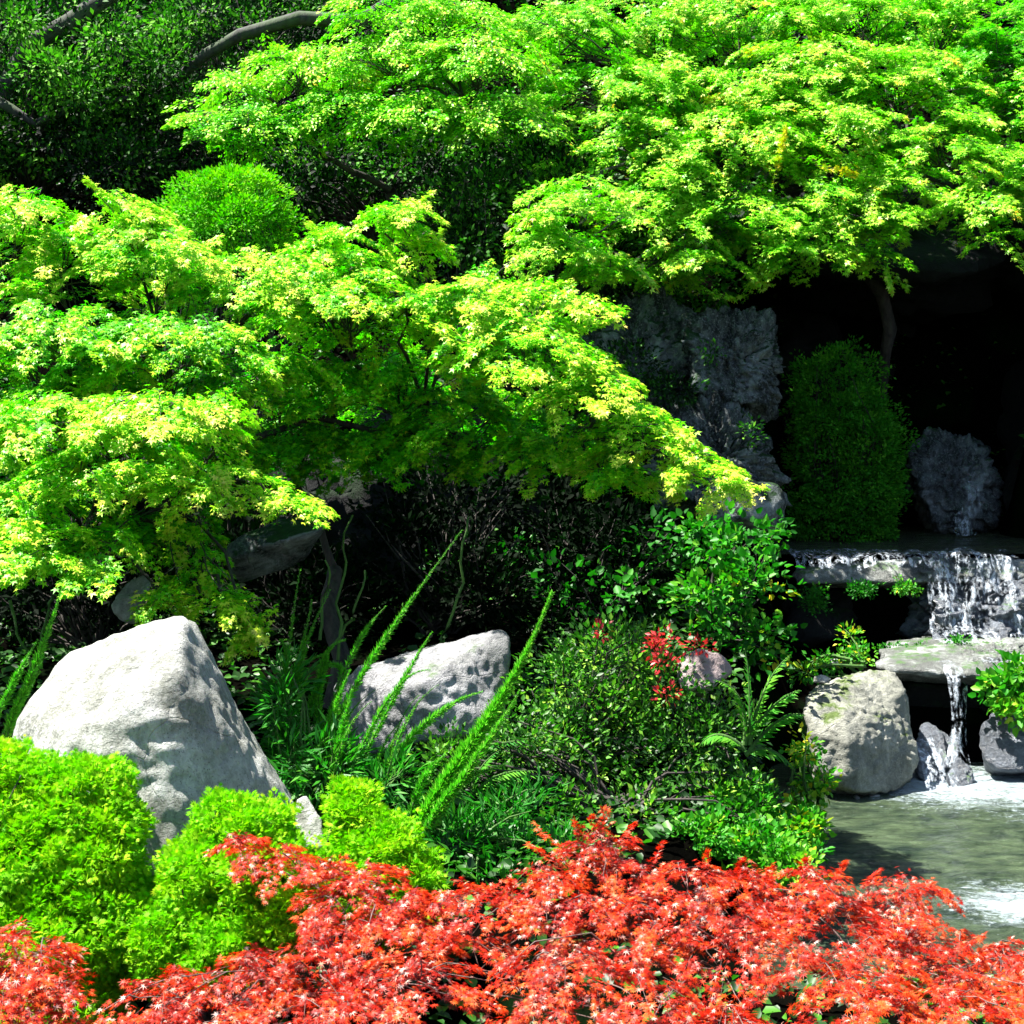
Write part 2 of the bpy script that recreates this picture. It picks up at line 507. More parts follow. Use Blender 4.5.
# the mid rock behind the foxtail ferns
rock('boulder', [at(*q) for q in [(334, 690, 6.55), (356, 668, 6.55), (400, 660, 6.6), (450, 646, 6.65), (485, 636, 6.7), (504, 628, 6.7), (512, 640, 6.65), (508, 690, 6.5), (490, 735, 6.3),
     (420, 685, 6.25), (440, 740, 6.2), (345, 715, 6.4), (360, 760, 6.3), (410, 652, 6.9), (500, 640, 6.9), (345, 690, 7.0), (500, 760, 6.9), (350, 780, 6.9)]],
     M['midrock'], 'grey boulder with a flat top behind the tall foxtail fern plumes', 'boulder', p=55, amp=0.014, freq=5, seed=8, ridged=0.4)
rock('stone', [at(*q) for q in [(675, 660, 6.5), (700, 648, 6.5), (722, 655, 6.5), (730, 672, 6.5), (712, 690, 6.4), (680, 690, 6.4), (690, 655, 6.7), (725, 665, 6.7), (700, 700, 6.6)]],
     M['pinkrock'], 'small pinkish stone among the dark azalea leaves beside red leaves', 'stone', sub=5, amp=0.03, seed=4)
rock('stone', blob_pts(at(135, 600, 6.3), (.09, .1, .1), 31), M['midrock'], 'grey stone in shade just behind the peak of the pale boulder', 'stone', sub=5, amp=0.04, seed=4)
rock('stone', [at(*q) for q in [(222, 548, 7.0), (250, 530, 7.0), (290, 520, 7.1), (330, 516, 7.1), (320, 530, 6.9), (260, 548, 6.85), (230, 560, 6.9), (250, 540, 7.4), (320, 530, 7.4), (300, 560, 7.2), (240, 585, 7.2)]],
     M['blockrock'], 'shadowed grey slab of rock below the left maple foliage', 'rock', sub=5, amp=0.03, seed=14)

# blue-grey blocks of the cliff
rock('cliff_block', [at(*q) for q in [(688, 318, 9.9), (730, 308, 9.9), (765, 315, 10.0), (776, 350, 10.0), (778, 400, 9.9), (770, 412, 9.7), (700, 400, 9.6), (685, 350, 9.7), (700, 320, 10.6), (770, 330, 10.6), (775, 420, 10.5), (690, 420, 10.5)]],
     M['blockrock'], 'blue grey rock block at the top left of the dark cave', 'rock', amp=0.05, freq=8, seed=21, ridged=0.7)
rock('cliff_block', [at(*q) for q in [(660, 412, 9.6), (690, 400, 9.65), (740, 398, 9.7), (765, 430, 9.65), (782, 490, 9.5), (770, 512, 9.4), (700, 505, 9.3), (655, 440, 9.4), (670, 500, 9.4), (690, 405, 10.3), (765, 430, 10.3), (780, 520, 10.2), (660, 520, 10.2)]],
     M['blockrock'], 'streaked grey rock block with a sunlit edge behind the right tip of the left maple', 'rock', amp=0.06, freq=8, seed=22, ridged=0.8)
rock('cliff_block', [at(*q) for q in [(585, 315, 10.0), (630, 292, 10.1), (690, 300, 10.1), (700, 350, 10.0), (690, 420, 9.9), (600, 420, 9.8), (580, 360, 9.8), (600, 310, 10.8), (690, 310, 10.8), (690, 440, 10.7), (590, 440, 10.7)]],
     M['blockrock'], 'dark mossy rock block between the two bright maples', 'rock', amp=0.05, freq=8, seed=23, ridged=0.5)
rock('cliff_block', [at(*q) for q in [(690, 492, 9.1), (730, 478, 9.1), (775, 482, 9.1), (784, 498, 9.1), (770, 520, 9.0), (700, 520, 8.95), (700, 485, 9.5), (780, 495, 9.5), (700, 540, 9.4), (780, 540, 9.4)]],
     M['blockrock'], 'small dark stone with a pale rim above the creeper', 'stone', sub=5, amp=0.03, seed=24)
# the rock wall of the cave, its roof and sides
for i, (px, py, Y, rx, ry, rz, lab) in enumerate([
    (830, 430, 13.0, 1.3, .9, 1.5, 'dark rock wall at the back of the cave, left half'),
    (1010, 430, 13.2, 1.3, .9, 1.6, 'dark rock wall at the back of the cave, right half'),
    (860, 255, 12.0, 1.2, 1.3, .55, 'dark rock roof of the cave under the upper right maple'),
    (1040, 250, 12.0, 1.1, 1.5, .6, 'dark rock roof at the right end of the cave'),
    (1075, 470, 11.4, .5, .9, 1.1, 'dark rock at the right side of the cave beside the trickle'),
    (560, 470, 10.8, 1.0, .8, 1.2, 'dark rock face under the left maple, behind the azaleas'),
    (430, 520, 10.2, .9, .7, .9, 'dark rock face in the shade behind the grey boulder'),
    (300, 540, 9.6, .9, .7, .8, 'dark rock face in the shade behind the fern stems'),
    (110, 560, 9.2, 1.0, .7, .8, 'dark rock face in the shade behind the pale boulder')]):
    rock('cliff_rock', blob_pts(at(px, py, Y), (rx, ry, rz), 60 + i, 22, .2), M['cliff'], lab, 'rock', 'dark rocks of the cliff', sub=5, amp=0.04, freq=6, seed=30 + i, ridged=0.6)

# rock with the trickle of water
rock('stone', [at(*q) for q in [(905, 440, 11.2), (925, 421, 11.3), (955, 425, 11.3), (985, 440, 11.3), (996, 475, 11.2), (985, 505, 11.1), (955, 495, 11.0), (915, 470, 11.0), (940, 535, 11.1), (985, 540, 11.1), (930, 430, 11.8), (990, 450, 11.8), (990, 550, 11.7), (930, 550, 11.7)]],
     M['trickle'], 'wet blue grey rock with a trickle of water in the cave', 'rock', amp=0.05, freq=6, seed=41, ridged=0.6)
# upper ledge and what carries it
rock('ledge_slab', [at(*q) for q in [(786, 572, 9.5), (800, 566, 9.6), (870, 562, 9.65), (925, 556, 9.6), (1030, 562, 9.55), (1130, 560, 9.6), (1130, 578, 9.45), (1024, 580, 9.4), (930, 580, 9.42), (860, 584, 9.42), (795, 584, 9.45), (800, 566, 10.0), (1130, 563, 10.0), (1130, 590, 10.0), (800, 590, 10.0)]],
     M['ledge'], 'thin wet stone ledge holding the upper pool above the waterfall', 'ledge', amp=0.02, freq=16, seed=51, ridged=0.7, p=20)
rock('stone', [at(*q) for q in [(918, 580, 9.75), (940, 574, 9.7), (1035, 574, 9.7), (1035, 645, 9.1), (1000, 645, 9.05), (925, 645, 9.2), (935, 600, 9.36), (1010, 600, 9.3), (930, 575, 10), (1030, 575, 10), (1030, 650, 10), (920, 650, 10)]],
     M['wetrock'], 'dark wet rock behind the upper waterfall', 'rock', amp=0.09, freq=8, seed=52, ridged=0.5)
rock('stone', [at(*q) for q in [(785, 590, 9.7), (850, 588, 9.9), (860, 640, 9.6), (790, 645, 9.4), (820, 640, 9.3), (785, 590, 10.2), (850, 590, 10.3), (860, 650, 10.2)]],
     M['cliff'], 'dark mossy rock under the left end of the upper ledge', 'rock', sub=5, amp=0.05, freq=6, seed=53)
# second ledge
rock('ledge_slab', [at(*q) for q in [(872, 662, 8.5), (900, 655, 8.7), (950, 652, 8.6), (1040, 655, 8.5), (1130, 655, 8.5), (1130, 678, 8.28), (1030, 680, 8.28), (960, 677, 8.3), (900, 672, 8.34), (880, 670, 8.4), (890, 638, 9.3), (1000, 630, 9.4), (1130, 632, 9.4), (1130, 690, 9.0), (900, 690, 9.0)]],
     M['ledge'], 'broad pale wet stone ledge between the two waterfalls', 'ledge', amp=0.018, freq=16, seed=54, ridged=0.7, p=20)
rock('stone', [at(*q) for q in [(888, 682, 8.6), (1000, 682, 8.6), (1100, 684, 8.5), (1100, 770, 8.4), (1000, 765, 8.45), (890, 770, 8.5), (890, 690, 9), (1100, 690, 9), (1000, 780, 9)]],
     M['cliff'], 'dark mossy rock face behind the narrow lower waterfall', 'rock', amp=0.04, freq=7, seed=55, ridged=0.4)
rock('boulder', [at(*q) for q in [(804, 690, 7.9), (822, 680, 8.0), (860, 672, 8.05), (893, 670, 8.1), (905, 690, 8.0), (916, 745, 7.85), (914, 775, 7.8), (896, 792, 7.7), (850, 795, 7.55), (815, 770, 7.6), (806, 720, 7.7), (842, 690, 7.8), (850, 740, 7.6), (825, 690, 8.4), (900, 685, 8.4), (910, 800, 8.3), (815, 800, 8.3)]],
     M['poolrock'], 'mossy limestone boulder with a bright left corner at the edge of the pool', 'boulder', amp=0.018, freq=6, seed=56, ridged=0.5, p=50)
for i, (pts, lab) in enumerate([
    ([(975, 735, 8.1), (1000, 712, 8.2), (1060, 708, 8.2), (1100, 740, 8.1), (1100, 775, 8.0), (1000, 772, 7.95), (980, 760, 8.0), (1000, 715, 8.5), (1090, 715, 8.5), (1000, 790, 8.4), (1090, 790, 8.4)], 'smooth blue grey wet rock on the right of the narrow waterfall'),
    ([(916, 730, 8.15), (930, 722, 8.2), (945, 735, 8.15), (950, 765, 8.0), (935, 785, 7.95), (915, 775, 8.0), (925, 725, 8.4), (945, 740, 8.4), (935, 800, 8.3)], 'dark wet rock on the left of the narrow waterfall'),
    ([(950, 765, 8.0), (958, 757, 8.0), (970, 765, 8.0), (975, 785, 7.9), (955, 790, 7.85), (945, 780, 7.9), (960, 762, 8.2), (972, 795, 8.2)], 'small brownish green stone under the narrow waterfall'),
    ([(915, 745, 8.3), (925, 735, 8.35), (945, 730, 8.35), (960, 740, 8.3), (955, 760, 8.2), (920, 760, 8.2), (930, 735, 8.5), (950, 770, 8.5)], 'mossy yellow green stone just behind the narrow waterfall')]):
    rock('stone', [at(*q) for q in pts], M['wetrock'], lab, 'rock', sub=5, amp=0.03, freq=5, seed=70 + i, ridged=0.3)
for i, (px, py, Y, r) in enumerate([(856, 799, 7.66, .035), (873, 799, 7.68, .045), (822, 680, 8.06, .05), (835, 663, 8.2, .05)]):
    rock('pebble', blob_pts(at(px, py, Y), (r, r * .8, r * .55), 90 + i), M['boulder'], ['small white pebble at the waterline left of its larger twin', 'larger white pebble at the waterline under the limestone boulder', 'pale pebble lying on the left shoulder of the limestone boulder', 'white pebble behind the limestone boulder'][i], 'pebble', sub=4, amp=0.03, seed=80 + i)


# ------------------------------------------------------------------ falling water
def fall(name, label, path_fn, nu, nv, jit, seed):
    U, W = np.meshgrid(np.linspace(0, 1, nu), np.linspace(0, 1, nv))
    P = path_fn(U, W)
    P = P + np.stack([0 * U, -jit * np.abs(fbm(P * np.array([9, 3, 4.]), 4, seed)), 0.3 * jit * fbm(P * 6, 3, seed + 4)], -1)
    V = P.reshape(-1, 3)
    i = (np.arange(nv - 1)[:, None] * nu + np.arange(nu - 1)[None, :]).ravel()
    q = np.stack([i, i + 1, i + nu + 1, i + nu], -1)
    return tag(mesh_obj(name, V, [q], M['fall'], smooth=True), label, 'waterfall')


def upper_path(U, W):
    a = at(928, 575, 9.4); b = at(1024, 575, 9.4)
    x = a[0] + (b[0] - a[0]) * U
    y = np.interp(W, [0, .15, .25, .5, .75, 1], [9.75, 9.45, 9.37, 9.28, 9.18, 9.0]) + 0.05 * vnoise(np.stack([x * 4, W * 3, 0 * x], -1), 4)
    z = np.interp(W, [0, .15, .25, .5, .75, 1], [1.0, .995, .93, .76, .60, .545]) + 0.02 * vnoise(np.stack([x * 7, W * 3, 0 * x], -1), 8)
    return np.stack([x - 0.06 * W, y, z], -1)


def narrow_path(U, W):
    c = at(951, 690, 8.25)[0]
    wd = 0.05 + 0.02 * W + 0.012 * np.sin(W * 9)
    x = c + (U - .5) * 2 * wd * 0.75 + 0.015 * np.sin(W * 5)
    y = np.interp(W, [0, .12, .2, .7, 1], [8.45, 8.28, 8.2, 8.1, 7.98]) - 0.03 * np.sin(U * math.pi)
    z = np.interp(W, [0, .12, .2, .7, 1], [.535, .53, .48, .14, .0])
    return np.stack([x, y, z], -1)


def side_path(U, W):
    c = at(930, 760, 7.95)[0]
    x = c + (U - .5) * (0.10 + 0.10 * W) + 0.03 * W
    y = np.interp(W, [0, .3, 1], [8.12, 7.95, 7.75]) - 0.02 * np.sin(U * math.pi)
    z = np.interp(W, [0, .3, 1], [.2, .15, -.0])
    return np.stack([x, y, z], -1)


fall('waterfall', 'broad white waterfall breaking over the upper ledge', upper_path, 90, 60, 0.08, 3)
def lip_path(U, W):
    a = at(796, 575, 9.4)[0]; b = at(932, 575, 9.4)[0]
    x = a + (b - a) * U
    y = np.interp(W, [0, .5, 1], [9.75, 9.42, 9.37])
    z = np.interp(W, [0, .5, 1], [1.0, 1.0, .965]) - 0.06 * W * np.abs(vnoise(np.stack([x * 12, 0 * x, 0 * x], -1), 3))
    return np.stack([x, y, z], -1)


fall('waterfall', 'thin film of water dripping over the left part of the upper ledge', lip_path, 120, 16, 0.02, 13)
def slab_path(U, W):
    a = at(940, 640, 9.0)[0]; b = at(1060, 640, 9.0)[0]
    x = a + (b - a) * U + .06 * W
    y = 9.05 - .72 * W
    P = np.stack([x, y, 0 * x], -1)
    return np.stack([x, y, .545 - .01 * W + 0.012 * fbm(P * 9, 3, 3)], -1)


fall('waterfall', 'broken sheet of shallow water running across the lower ledge', slab_path, 70, 60, 0.0, 14)
fall('waterfall', 'narrow waterfall strand dropping from the broad pale ledge', narrow_path, 16, 60, 0.03, 5)
fall('waterfall', 'short white chute of water splashing into the pool beside the limestone boulder', side_path, 16, 40, 0.03, 6)


def trick_path(U, W):
    a = at(965, 480, 11.0)
    x = a[0] + (U - .5) * (.10 + .05 * W) + 0.05 * np.sin(W * 6)
    return np.stack([x, 10.93 - 0.06 * W, 1.35 - .36 * W], -1)


fall('waterfall', 'thin trickle of water down the wet rock in the cave', trick_path, 10, 40, 0.03, 7)


# ------------------------------------------------------------------ leaves
def t_maple(lobes=5, w=0.17, valley=0.34, spread=2.15):
    an = np.linspace(-spread, spread, lobes)
    ln = 1.0 - 0.42 * (np.abs(an) / spread) ** 1.5
    V = [(0, 0, 0)]
    tips = []
    for a, l in zip(an, ln):
        tips.append(len(V)); V.append((math.sin(a) * l, math.cos(a) * l, -0.16 * l * l))
    vals = []
    st = an[1] - an[0]
    for k in range(lobes + 1):
        a = an[0] + (k - .5) * st
        l = valley * (0.75 if k in (0, lobes) else 1)
        vals.append(len(V)); V.append((math.sin(a) * l, math.cos(a) * l, 0.03))
    Q = [(0, vals[k + 1], tips[k], vals[k]) for k in range(lobes)]
    V = np.array(V, float)
    V[:, 1] += 0.1
    return V, np.array(Q)


def t_oval(w=0.3):
    V = np.array([(0, 0, 0), (w * .8, .35, .05), (w * .6, .75, .03), (0, 1.0, -.08), (-w * .6, .75, .03), (-w * .8, .35, .05), (0, .5, -.03)], float)
    return V, np.array([(0, 1, 2, 6), (6, 2, 3, 3), (0, 6, 4, 5), (6, 3, 4, 4)])


def t_leaf4(w=0.28):
    V = np.array([(0, 0, 0), (w, .45, .07), (0, 1, -.05), (-w, .45, .07), (0, .45, -.02)], float)
    return V, np.array([(0, 1, 2, 4), (0, 4, 2, 3)])


def t_lance(w=0.09):
    V = np.array([(0, 0, 0), (w, .4, 0.0), (0, 1, -.12), (-w, .4, 0.0)], float)
    return V, np.array([(0, 1, 2, 3)])


def t_fan():
    V, Q = [], []
    for a, l in ((-0.9, .75), (-.42, .92), (0, 1), (.42, .92), (.9, .75)):
        b = len(V)
        dx, dy = math.sin(a), math.cos(a)
        V += [(0, 0, 0), (dx * .5 * l + dy * .10, dy * .5 * l - dx * .10, .04), (dx * l, dy * l, -.06), (dx * .5 * l - dy * .10, dy * .5 * l + dx * .10, .04)]
        Q.append((b, b + 1, b + 2, b + 3))
    return np.array(V, float), np.array(Q)


T = dict(maple=t_maple(), lace=t_maple(7, .1, .20, 2.3), leaf=t_leaf4(), lance=t_lance(), fan=t_fan(), broad=(np.array([(0, 0, 0), (.36, .22, .10), (.30, .62, .07), (0, 1, -.12), (-.30, .62, .07), (-.36, .22, .10)], float), np.array([(0, 1, 2, 3), (0, 3, 4, 5)])))


class Leaves:
    def __init__(self):
        self.P, self.D, self.N, self.S, self.R = [], [], [], [], []

    def add(self, P, D, N, S, R):
        n = len(P)
        self.P.append(P); self.D.append(D); self.N.append(N)
        self.S.append(np.broadcast_to(S, (n,))); self.R.append(np.broadcast_to(R, (n,)))

    def build(self, name, kind, mat, parent, origin):
        V0, Q0 = T[kind]
        P, D, N = (np.concatenate(a) for a in (self.P, self.D, self.N))
        S, R = np.concatenate(self.S), np.concatenate(self.R)
        y = nrm(D)
        z = nrm(N - y * (N * y).sum(-1, keepdims=True) + 1e-6)
        x = np.cross(y, z)
        V = (V0[None, :, 0, None] * x[:, None] + V0[None, :, 1, None] * y[:, None] + V0[None, :, 2, None] * z[:, None]) * S[:, None, None] + P[:, None]
        k = len(V0)
        Q = (Q0[None] + (np.arange(len(P)) * k)[:, None, None]).reshape(-1, Q0.shape[1])
        tone = np.repeat(np.clip(R, 0, 1), k)
        return mesh_obj(name, V.reshape(-1, 3), [Q], mat, parent, tone)


class Tubes:
    def __init__(self):
        self.V, self.Q, self.n = [], [], 0

    def add(self, pts, r0, r1, sides=6):
        pts = np.asarray(pts, float)
        m = len(pts)
        t = nrm(np.gradient(pts, axis=0))
        up = np.where(np.abs(t[:, 2:3]) > .9, np.array([[1., 0, 0]]), np.array([[0, 0, 1.]]))
        a = nrm(np.cross(t, up)); b = np.cross(t, a)
        r = np.linspace(r0, r1, m)[:, None, None]
        an = np.linspace(0, 2 * math.pi, sides, endpoint=False)
        V = pts[:, None] + r * (np.cos(an)[None, :, None] * a[:, None] + np.sin(an)[None, :, None] * b[:, None])
        i = np.arange(m - 1)[:, None] * sides; j = np.arange(sides)[None]
        j2 = (j + 1) % sides
        Q = np.stack([i + j, i + j2, i + sides + j2, i + sides + j], -1).reshape(-1, 4) + self.n
        self.V.append(V.reshape(-1, 3)); self.Q.append(Q); self.n += m * sides

    def build(self, name, mat, parent):
        return mesh_obj(name, np.concatenate(self.V), [np.concatenate(self.Q)], mat, parent, smooth=True)


def curve(a, b, n=8, sag=0.0, jit=0.03, g=rng, rise=0.0):
    t = np.linspace(0, 1, n)[:, None]
    a = np.asarray(a, float); b = np.asarray(b, float)
    L = np.linalg.norm(b - a)
    p = a + (b - a) * t
    p[:, 2:3] += rise * L * np.sin(t * math.pi) - sag * L * t * t
    w = np.cumsum(g.normal(0, jit * L / n ** .5, (n, 3)), 0)
    return p + w * np.sin(t * math.pi)


def spray(L, tubes, o, d, length, n, size, tone, g, droop=0.35, width=0.42, flat=1.0, pale=0.0, ax_r=.0024):
    """one leafy shoot: leaves in a loose fan along it"""
    d = d / np.linalg.norm(d)
    s = np.cross(d, [0, 0, 1.]); s /= max(np.linalg.norm(s), 1e-6)
    t = g.beta(1.5, 1.1, n)
    lat = g.normal(0, .5, n) * width * np.sqrt(np.clip(1.08 - t, 0.03, 1)) * np.clip(t * 3, .3, 1)
    P = o + d * (t * length)[:, None] + s * (lat * length)[:, None]
    P[:, 2] += -droop * length * t ** 2 - 0.25 * length * lat ** 2 + g.normal(0, .045, n) * length
    D = d * (0.6 + t)[:, None] + s * (np.sign(lat) * (1.0 + g.uniform(0, .6, n)) * (1.1 - t))[:, None] + g.normal(0, .30, (n, 3))
    D[:, 2] += -0.55 * droop - 0.45 * t
    N = np.array([0, 0, 1.]) + g.normal(0, .36 / flat, (n, 3)) + d * 0.25
    tn = tone + g.normal(0, .13, n) + 0.34 * (t - .55)
    tn = np.where(g.uniform(size=n) < pale, g.uniform(.86, 1, n), np.minimum(tn, .84) if pale else tn)  # pale leaves imitate white sky glints and pale twigs, painted into the tone
    L.add(P, D, N, size * g.uniform(.5, 1.25, n), tn)
    tt = np.linspace(0, 1, 5)[:, None]
    ax = o + d * (tt * length * .9); ax[:, 2:3] -= droop * length * (tt * .9) ** 2
    tubes.add(ax, ax_r, ax_r * .4, 3)


def maple(name, label, cat, base, forks, pads, mat, bark, seed, leaf='maple', size=.05, per=30, slen=(.2, .36), group=None, trunk_r=.06, tone0=.45, droop=.35, dens=1.0, width=.42, twig_r=.012, ups=(), pale=0.0, tvar=.09):
    """pads: (px,py,Y, rx_px, rz_px, ry_m, tone_shift)"""
    g = np.random.default_rng(seed)
    base = np.asarray(base, float)
    root = thing(name, label, cat, base, group)
    tr, tw, L = Tubes(), Tubes(), Leaves()
    fk = [np.asarray(f, float) for f in forks]
    tr.add(curve(base - np.array([0, 0, .1]), fk[0], 9, 0, .08, g), trunk_r, trunk_r * .7, 9)
    for a, b in zip(fk[:-1], fk[1:]):
        tr.add(curve(a, b, 9, 0, .1, g), trunk_r * .42, trunk_r * .25, 8)
    for (px, py, Y, rx, rz, ry, ts) in pads:
        k = Y / F
        c = at(px, py, Y)
        R = np.array([rx * k, ry, rz * k])
        f = min(fk, key=lambda q: np.linalg.norm(q - c))
        low = c - np.array([0, 0, R[2] * .35])
        limb = curve(f, low, 9, -.0, .10, g, .06)
        tr.add(limb, trunk_r * .24, twig_r * .4, 6)
        ns = int(max(5, dens * 15 * (R[0] * (R[1] + R[2])) / (slen[1] * slen[1] * .5)))
        for s in range(ns):
            a = g.uniform(0, 2 * math.pi); q = math.sqrt(g.uniform(0, 1)) * g.choice([.92, 1.0, 1.18])
            top = math.sqrt(max(0.0, 1 - q * q))
            lay = g.choice([1.0, .55, .1, -.35], p=[.44, .28, .18, .10]) + g.normal(0, .12)
            o = c + np.array([math.cos(a) * q * R[0], math.sin(a) * q * R[1], R[2] * (top * lay - 0.15)])
            out = np.array([math.cos(a) * (.35 + q), math.sin(a) * (.35 + q) - .15, 0.05 - .25 * q]) + g.normal(0, .34, 3) * np.array([1, 1, .6])
            ln = g.uniform(*slen) * (1 - .25 * q)
            o2 = o - nrm(out) * ln * .55
            spray(L, tw, o2, out, ln, int(per * g.uniform(.7, 1.2)), size, tone0 + ts + g.normal(0, tvar), g, droop * g.uniform(.4, 1.5), width, 1.0, pale, min(.0024, twig_r * .28))
            if s % (6 if pale else 3) == 0:
                tw.add(curve(limb[g.integers(5, 9)], o2, 5, 0, .08, g, .08), twig_r * .3, .002, 4)
    for (x0, y0, x1, y1, Y, ts) in ups:
        o, e = at(x0, y0, Y), at(x1, y1, Y - .03)
        spray(L, tw, o, e - o, np.linalg.norm(e - o), int(per * .8), size, tone0 + ts, g, .04, width * .55, 1.0, pale, min(.0024, twig_r * .28))
    tw.V, tw.Q = tr.V + tw.V, tr.Q + [q + tr.n for q in tw.Q]
    tw.build('trunk', bark, root)
    L.build('crown', leaf, mat, root, base)
    return root


def bush(name, label, cat, base, lobes, mat, bark, seed, leaf='leaf', size=.03, dens=1.0, tone0=.45, group=None, clump=.07, per=16, shell=.25, up=.6, tone_v=.14, stems=True, rag=.2):
    """lobes: (px,py,Y,rx_px,rz_px,ry_m,tone_shift) clumped leaves through each lobe's volume"""
    g = np.random.default_rng(seed)
    base = np.asarray(base, float)
    root = thing(name, label, cat, base, group)
    tr, L = Tubes(), Leaves()
    for (px, py, Y, rx, rz, ry, ts) in lobes:
        k = Y / F
        c = at(px, py, Y)
        R = np.array([rx * k, ry, rz * k])
        area = (R[0] * R[1] + R[0] * R[2] + R[1] * R[2]) * 4.2
        nk = int(max(6, dens * area / (clump * clump) * 1.15))
        v = nrm(g.normal(size=(nk, 3)))
        rad = 1 - np.abs(g.normal(0, shell, nk)); rad = np.clip(rad, .15, 1.05)
        rad = rad * (1 + rag * fbm(v * 2.6 + seed, 3, seed))
        C = c + v * R * rad[:, None]
        n = nk * per
        Pv = nrm(g.normal(size=(n, 3)))
        rr = clump * g.uniform(.1, 1, n) ** .5
        P = np.repeat(C, per, 0) + Pv * rr[:, None] * np.array([1, 1, .7])
        vo = np.repeat(v / R, per, 0); vo = nrm(vo)
        D = vo * .8 + Pv * .7 + g.normal(0, .35, (n, 3)) + np.array([0, 0, .15])
        N = vo * .7 + np.array([0, 0, up]) + g.normal(0, .4, (n, 3))
        tn = tone0 + ts + np.repeat(g.normal(0, tone_v, nk), per) + g.normal(0, .1, n)
        L.add(P, D, N, size * g.uniform(.6, 1.25, n), tn)
        if stems:
            for s in range(min(26, nk // 3)):
                tr.add(curve(base + g.normal(0, .03, 3), C[g.integers(nk)], 6, 0, .10, g, .05), .009, .002, 4)
    if stems:
        tr.build('stems', bark, root)
    L.build('foliage', leaf, mat, root, base)
    return root


def gz(x, y):
    return float(terrain(np.array([x]), np.array([y]))[0])


def gbase(px, Y):
    x = (px - 512) / F * Y
    return np.array([x, Y, gz(x, Y)])


#==OBJECTS==
# ------------------------------------------------------------------ bright maple on the left
LM = [
    # far/upper pads
    (25, 215, 7.0, 60, 30, .35, .15), (120, 215, 7.0, 45, 26, .25, .18), (60, 270, 6.9, 80, 45, .4, .12), (160, 265, 7.0, 80, 45, .4, .14),
    (255, 285, 7.1, 90, 42, .45, .10), (330, 262, 7.2, 70, 36, .35, .08), (385, 225, 7.2, 36, 24, .2, .12), (412, 212, 7.15, 18, 13, .15, .2), (415, 245, 7.1, 22, 10, .15, .2),
    (350, 315, 7.0, 110, 48, .5, .06), (470, 305, 7.0, 80, 34, .4, .10), (530, 300, 6.9, 38, 28, .3, .14), (575, 315, 6.8, 40, 26, .25, .16),
    (520, 360, 6.7, 90, 48, .45, .06), (590, 400, 6.6, 60, 44, .4, .10), (640, 440, 6.5, 58, 32, .35, .12), (695, 468, 6.4, 42, 22, .25, .2), (735, 484, 6.35, 24, 10, .15, .3),
    (-110, 250, 7.1, 80, 40, .4, .1), (-120, 350, 6.8, 90, 40, .45, .0), (-110, 430, 6.4, 90, 34, .4, .06), (-90, 520, 6.0, 80, 34, .35, .0),
    (-10, 400, 6.9, 60, 40, .4, -.05), (10, 460, 6.5, 60, 36, .35, -.05), (90, 390, 6.8, 70, 30, .4, -.08), (220, 445, 7.1, 60, 36, .35, -.1),
    # mid pads
    (60, 340, 6.5, 90, 40, .45, .0), (170, 355, 6.6, 100, 44, .45, -.05), (280, 390, 7.3, 100, 46, .45, -.08), (400, 395, 7.4, 100, 46, .45, -.08), (480, 430, 7.3, 100, 44, .4, -.10), (560, 455, 7.1, 70, 30, .35, -.02), (610, 472, 6.7, 50, 20, .25, .0),
    (390, 455, 7.4, 90, 38, .35, -.22), (300, 455, 7.3, 80, 36, .35, -.22),  # lower pads: deeper green tone puts the shade under the crown into the leaves
    # near fringes
    (60, 420, 5.9, 80, 28, .4, .10), (150, 415, 5.9, 80, 24, .4, .16), (215, 412, 5.95, 36, 14, .25, .2), (120, 465, 5.9, 90, 34, .4, .02), (210, 480, 5.9, 70, 24, .3, .10), (275, 498, 5.9, 38, 13, .2, .18),
    (40, 500, 6.3, 70, 30, .35, -.10), (30, 545, 5.6, 60, 34, .35, .06), (100, 555, 5.7, 60, 30, .3, -.05), (165, 535, 6.3, 70, 40, .3, -.12), (200, 585, 6.1, 42, 24, .22, .0), (165, 597, 5.7, 26, 12, .15, .12), (232, 605, 5.7, 16, 22, .1, .05), (250, 628, 5.7, 10, 14, .08, .16)]
maple('maple_tree', 'bright lime green maple spreading over the pale boulder, left half of the garden', 'tree', gbase(330, 7.3), [at(335, 570, 7.7), at(300, 490, 7.7), at(180, 470, 7.4), at(90, 490, 7.1), at(420, 440, 7.8), at(560, 430, 7.5)],
      [(a, b, c + .3, d, e, f, g_) for a, b, c, d, e, f, g_ in LM], M['lime'], M['bark'], 101, size=.021, per=135, slen=(.16, .34), trunk_r=.05, tone0=.47, dens=.86,
      ups=[(385, 230, 432, 192, 7.4, .3), (395, 245, 440, 232, 7.35, .3), (230, 600, 268, 642, 5.95, .25), (715, 485, 768, 487, 6.6, .35), (270, 498, 318, 510, 6.2, .3), (120, 205, 85, 178, 7.2, .3), (40, 290, 2, 284, 6.9, .4), (540, 290, 572, 280, 7.0, .3), (590, 330, 612, 318, 6.9, .3)])


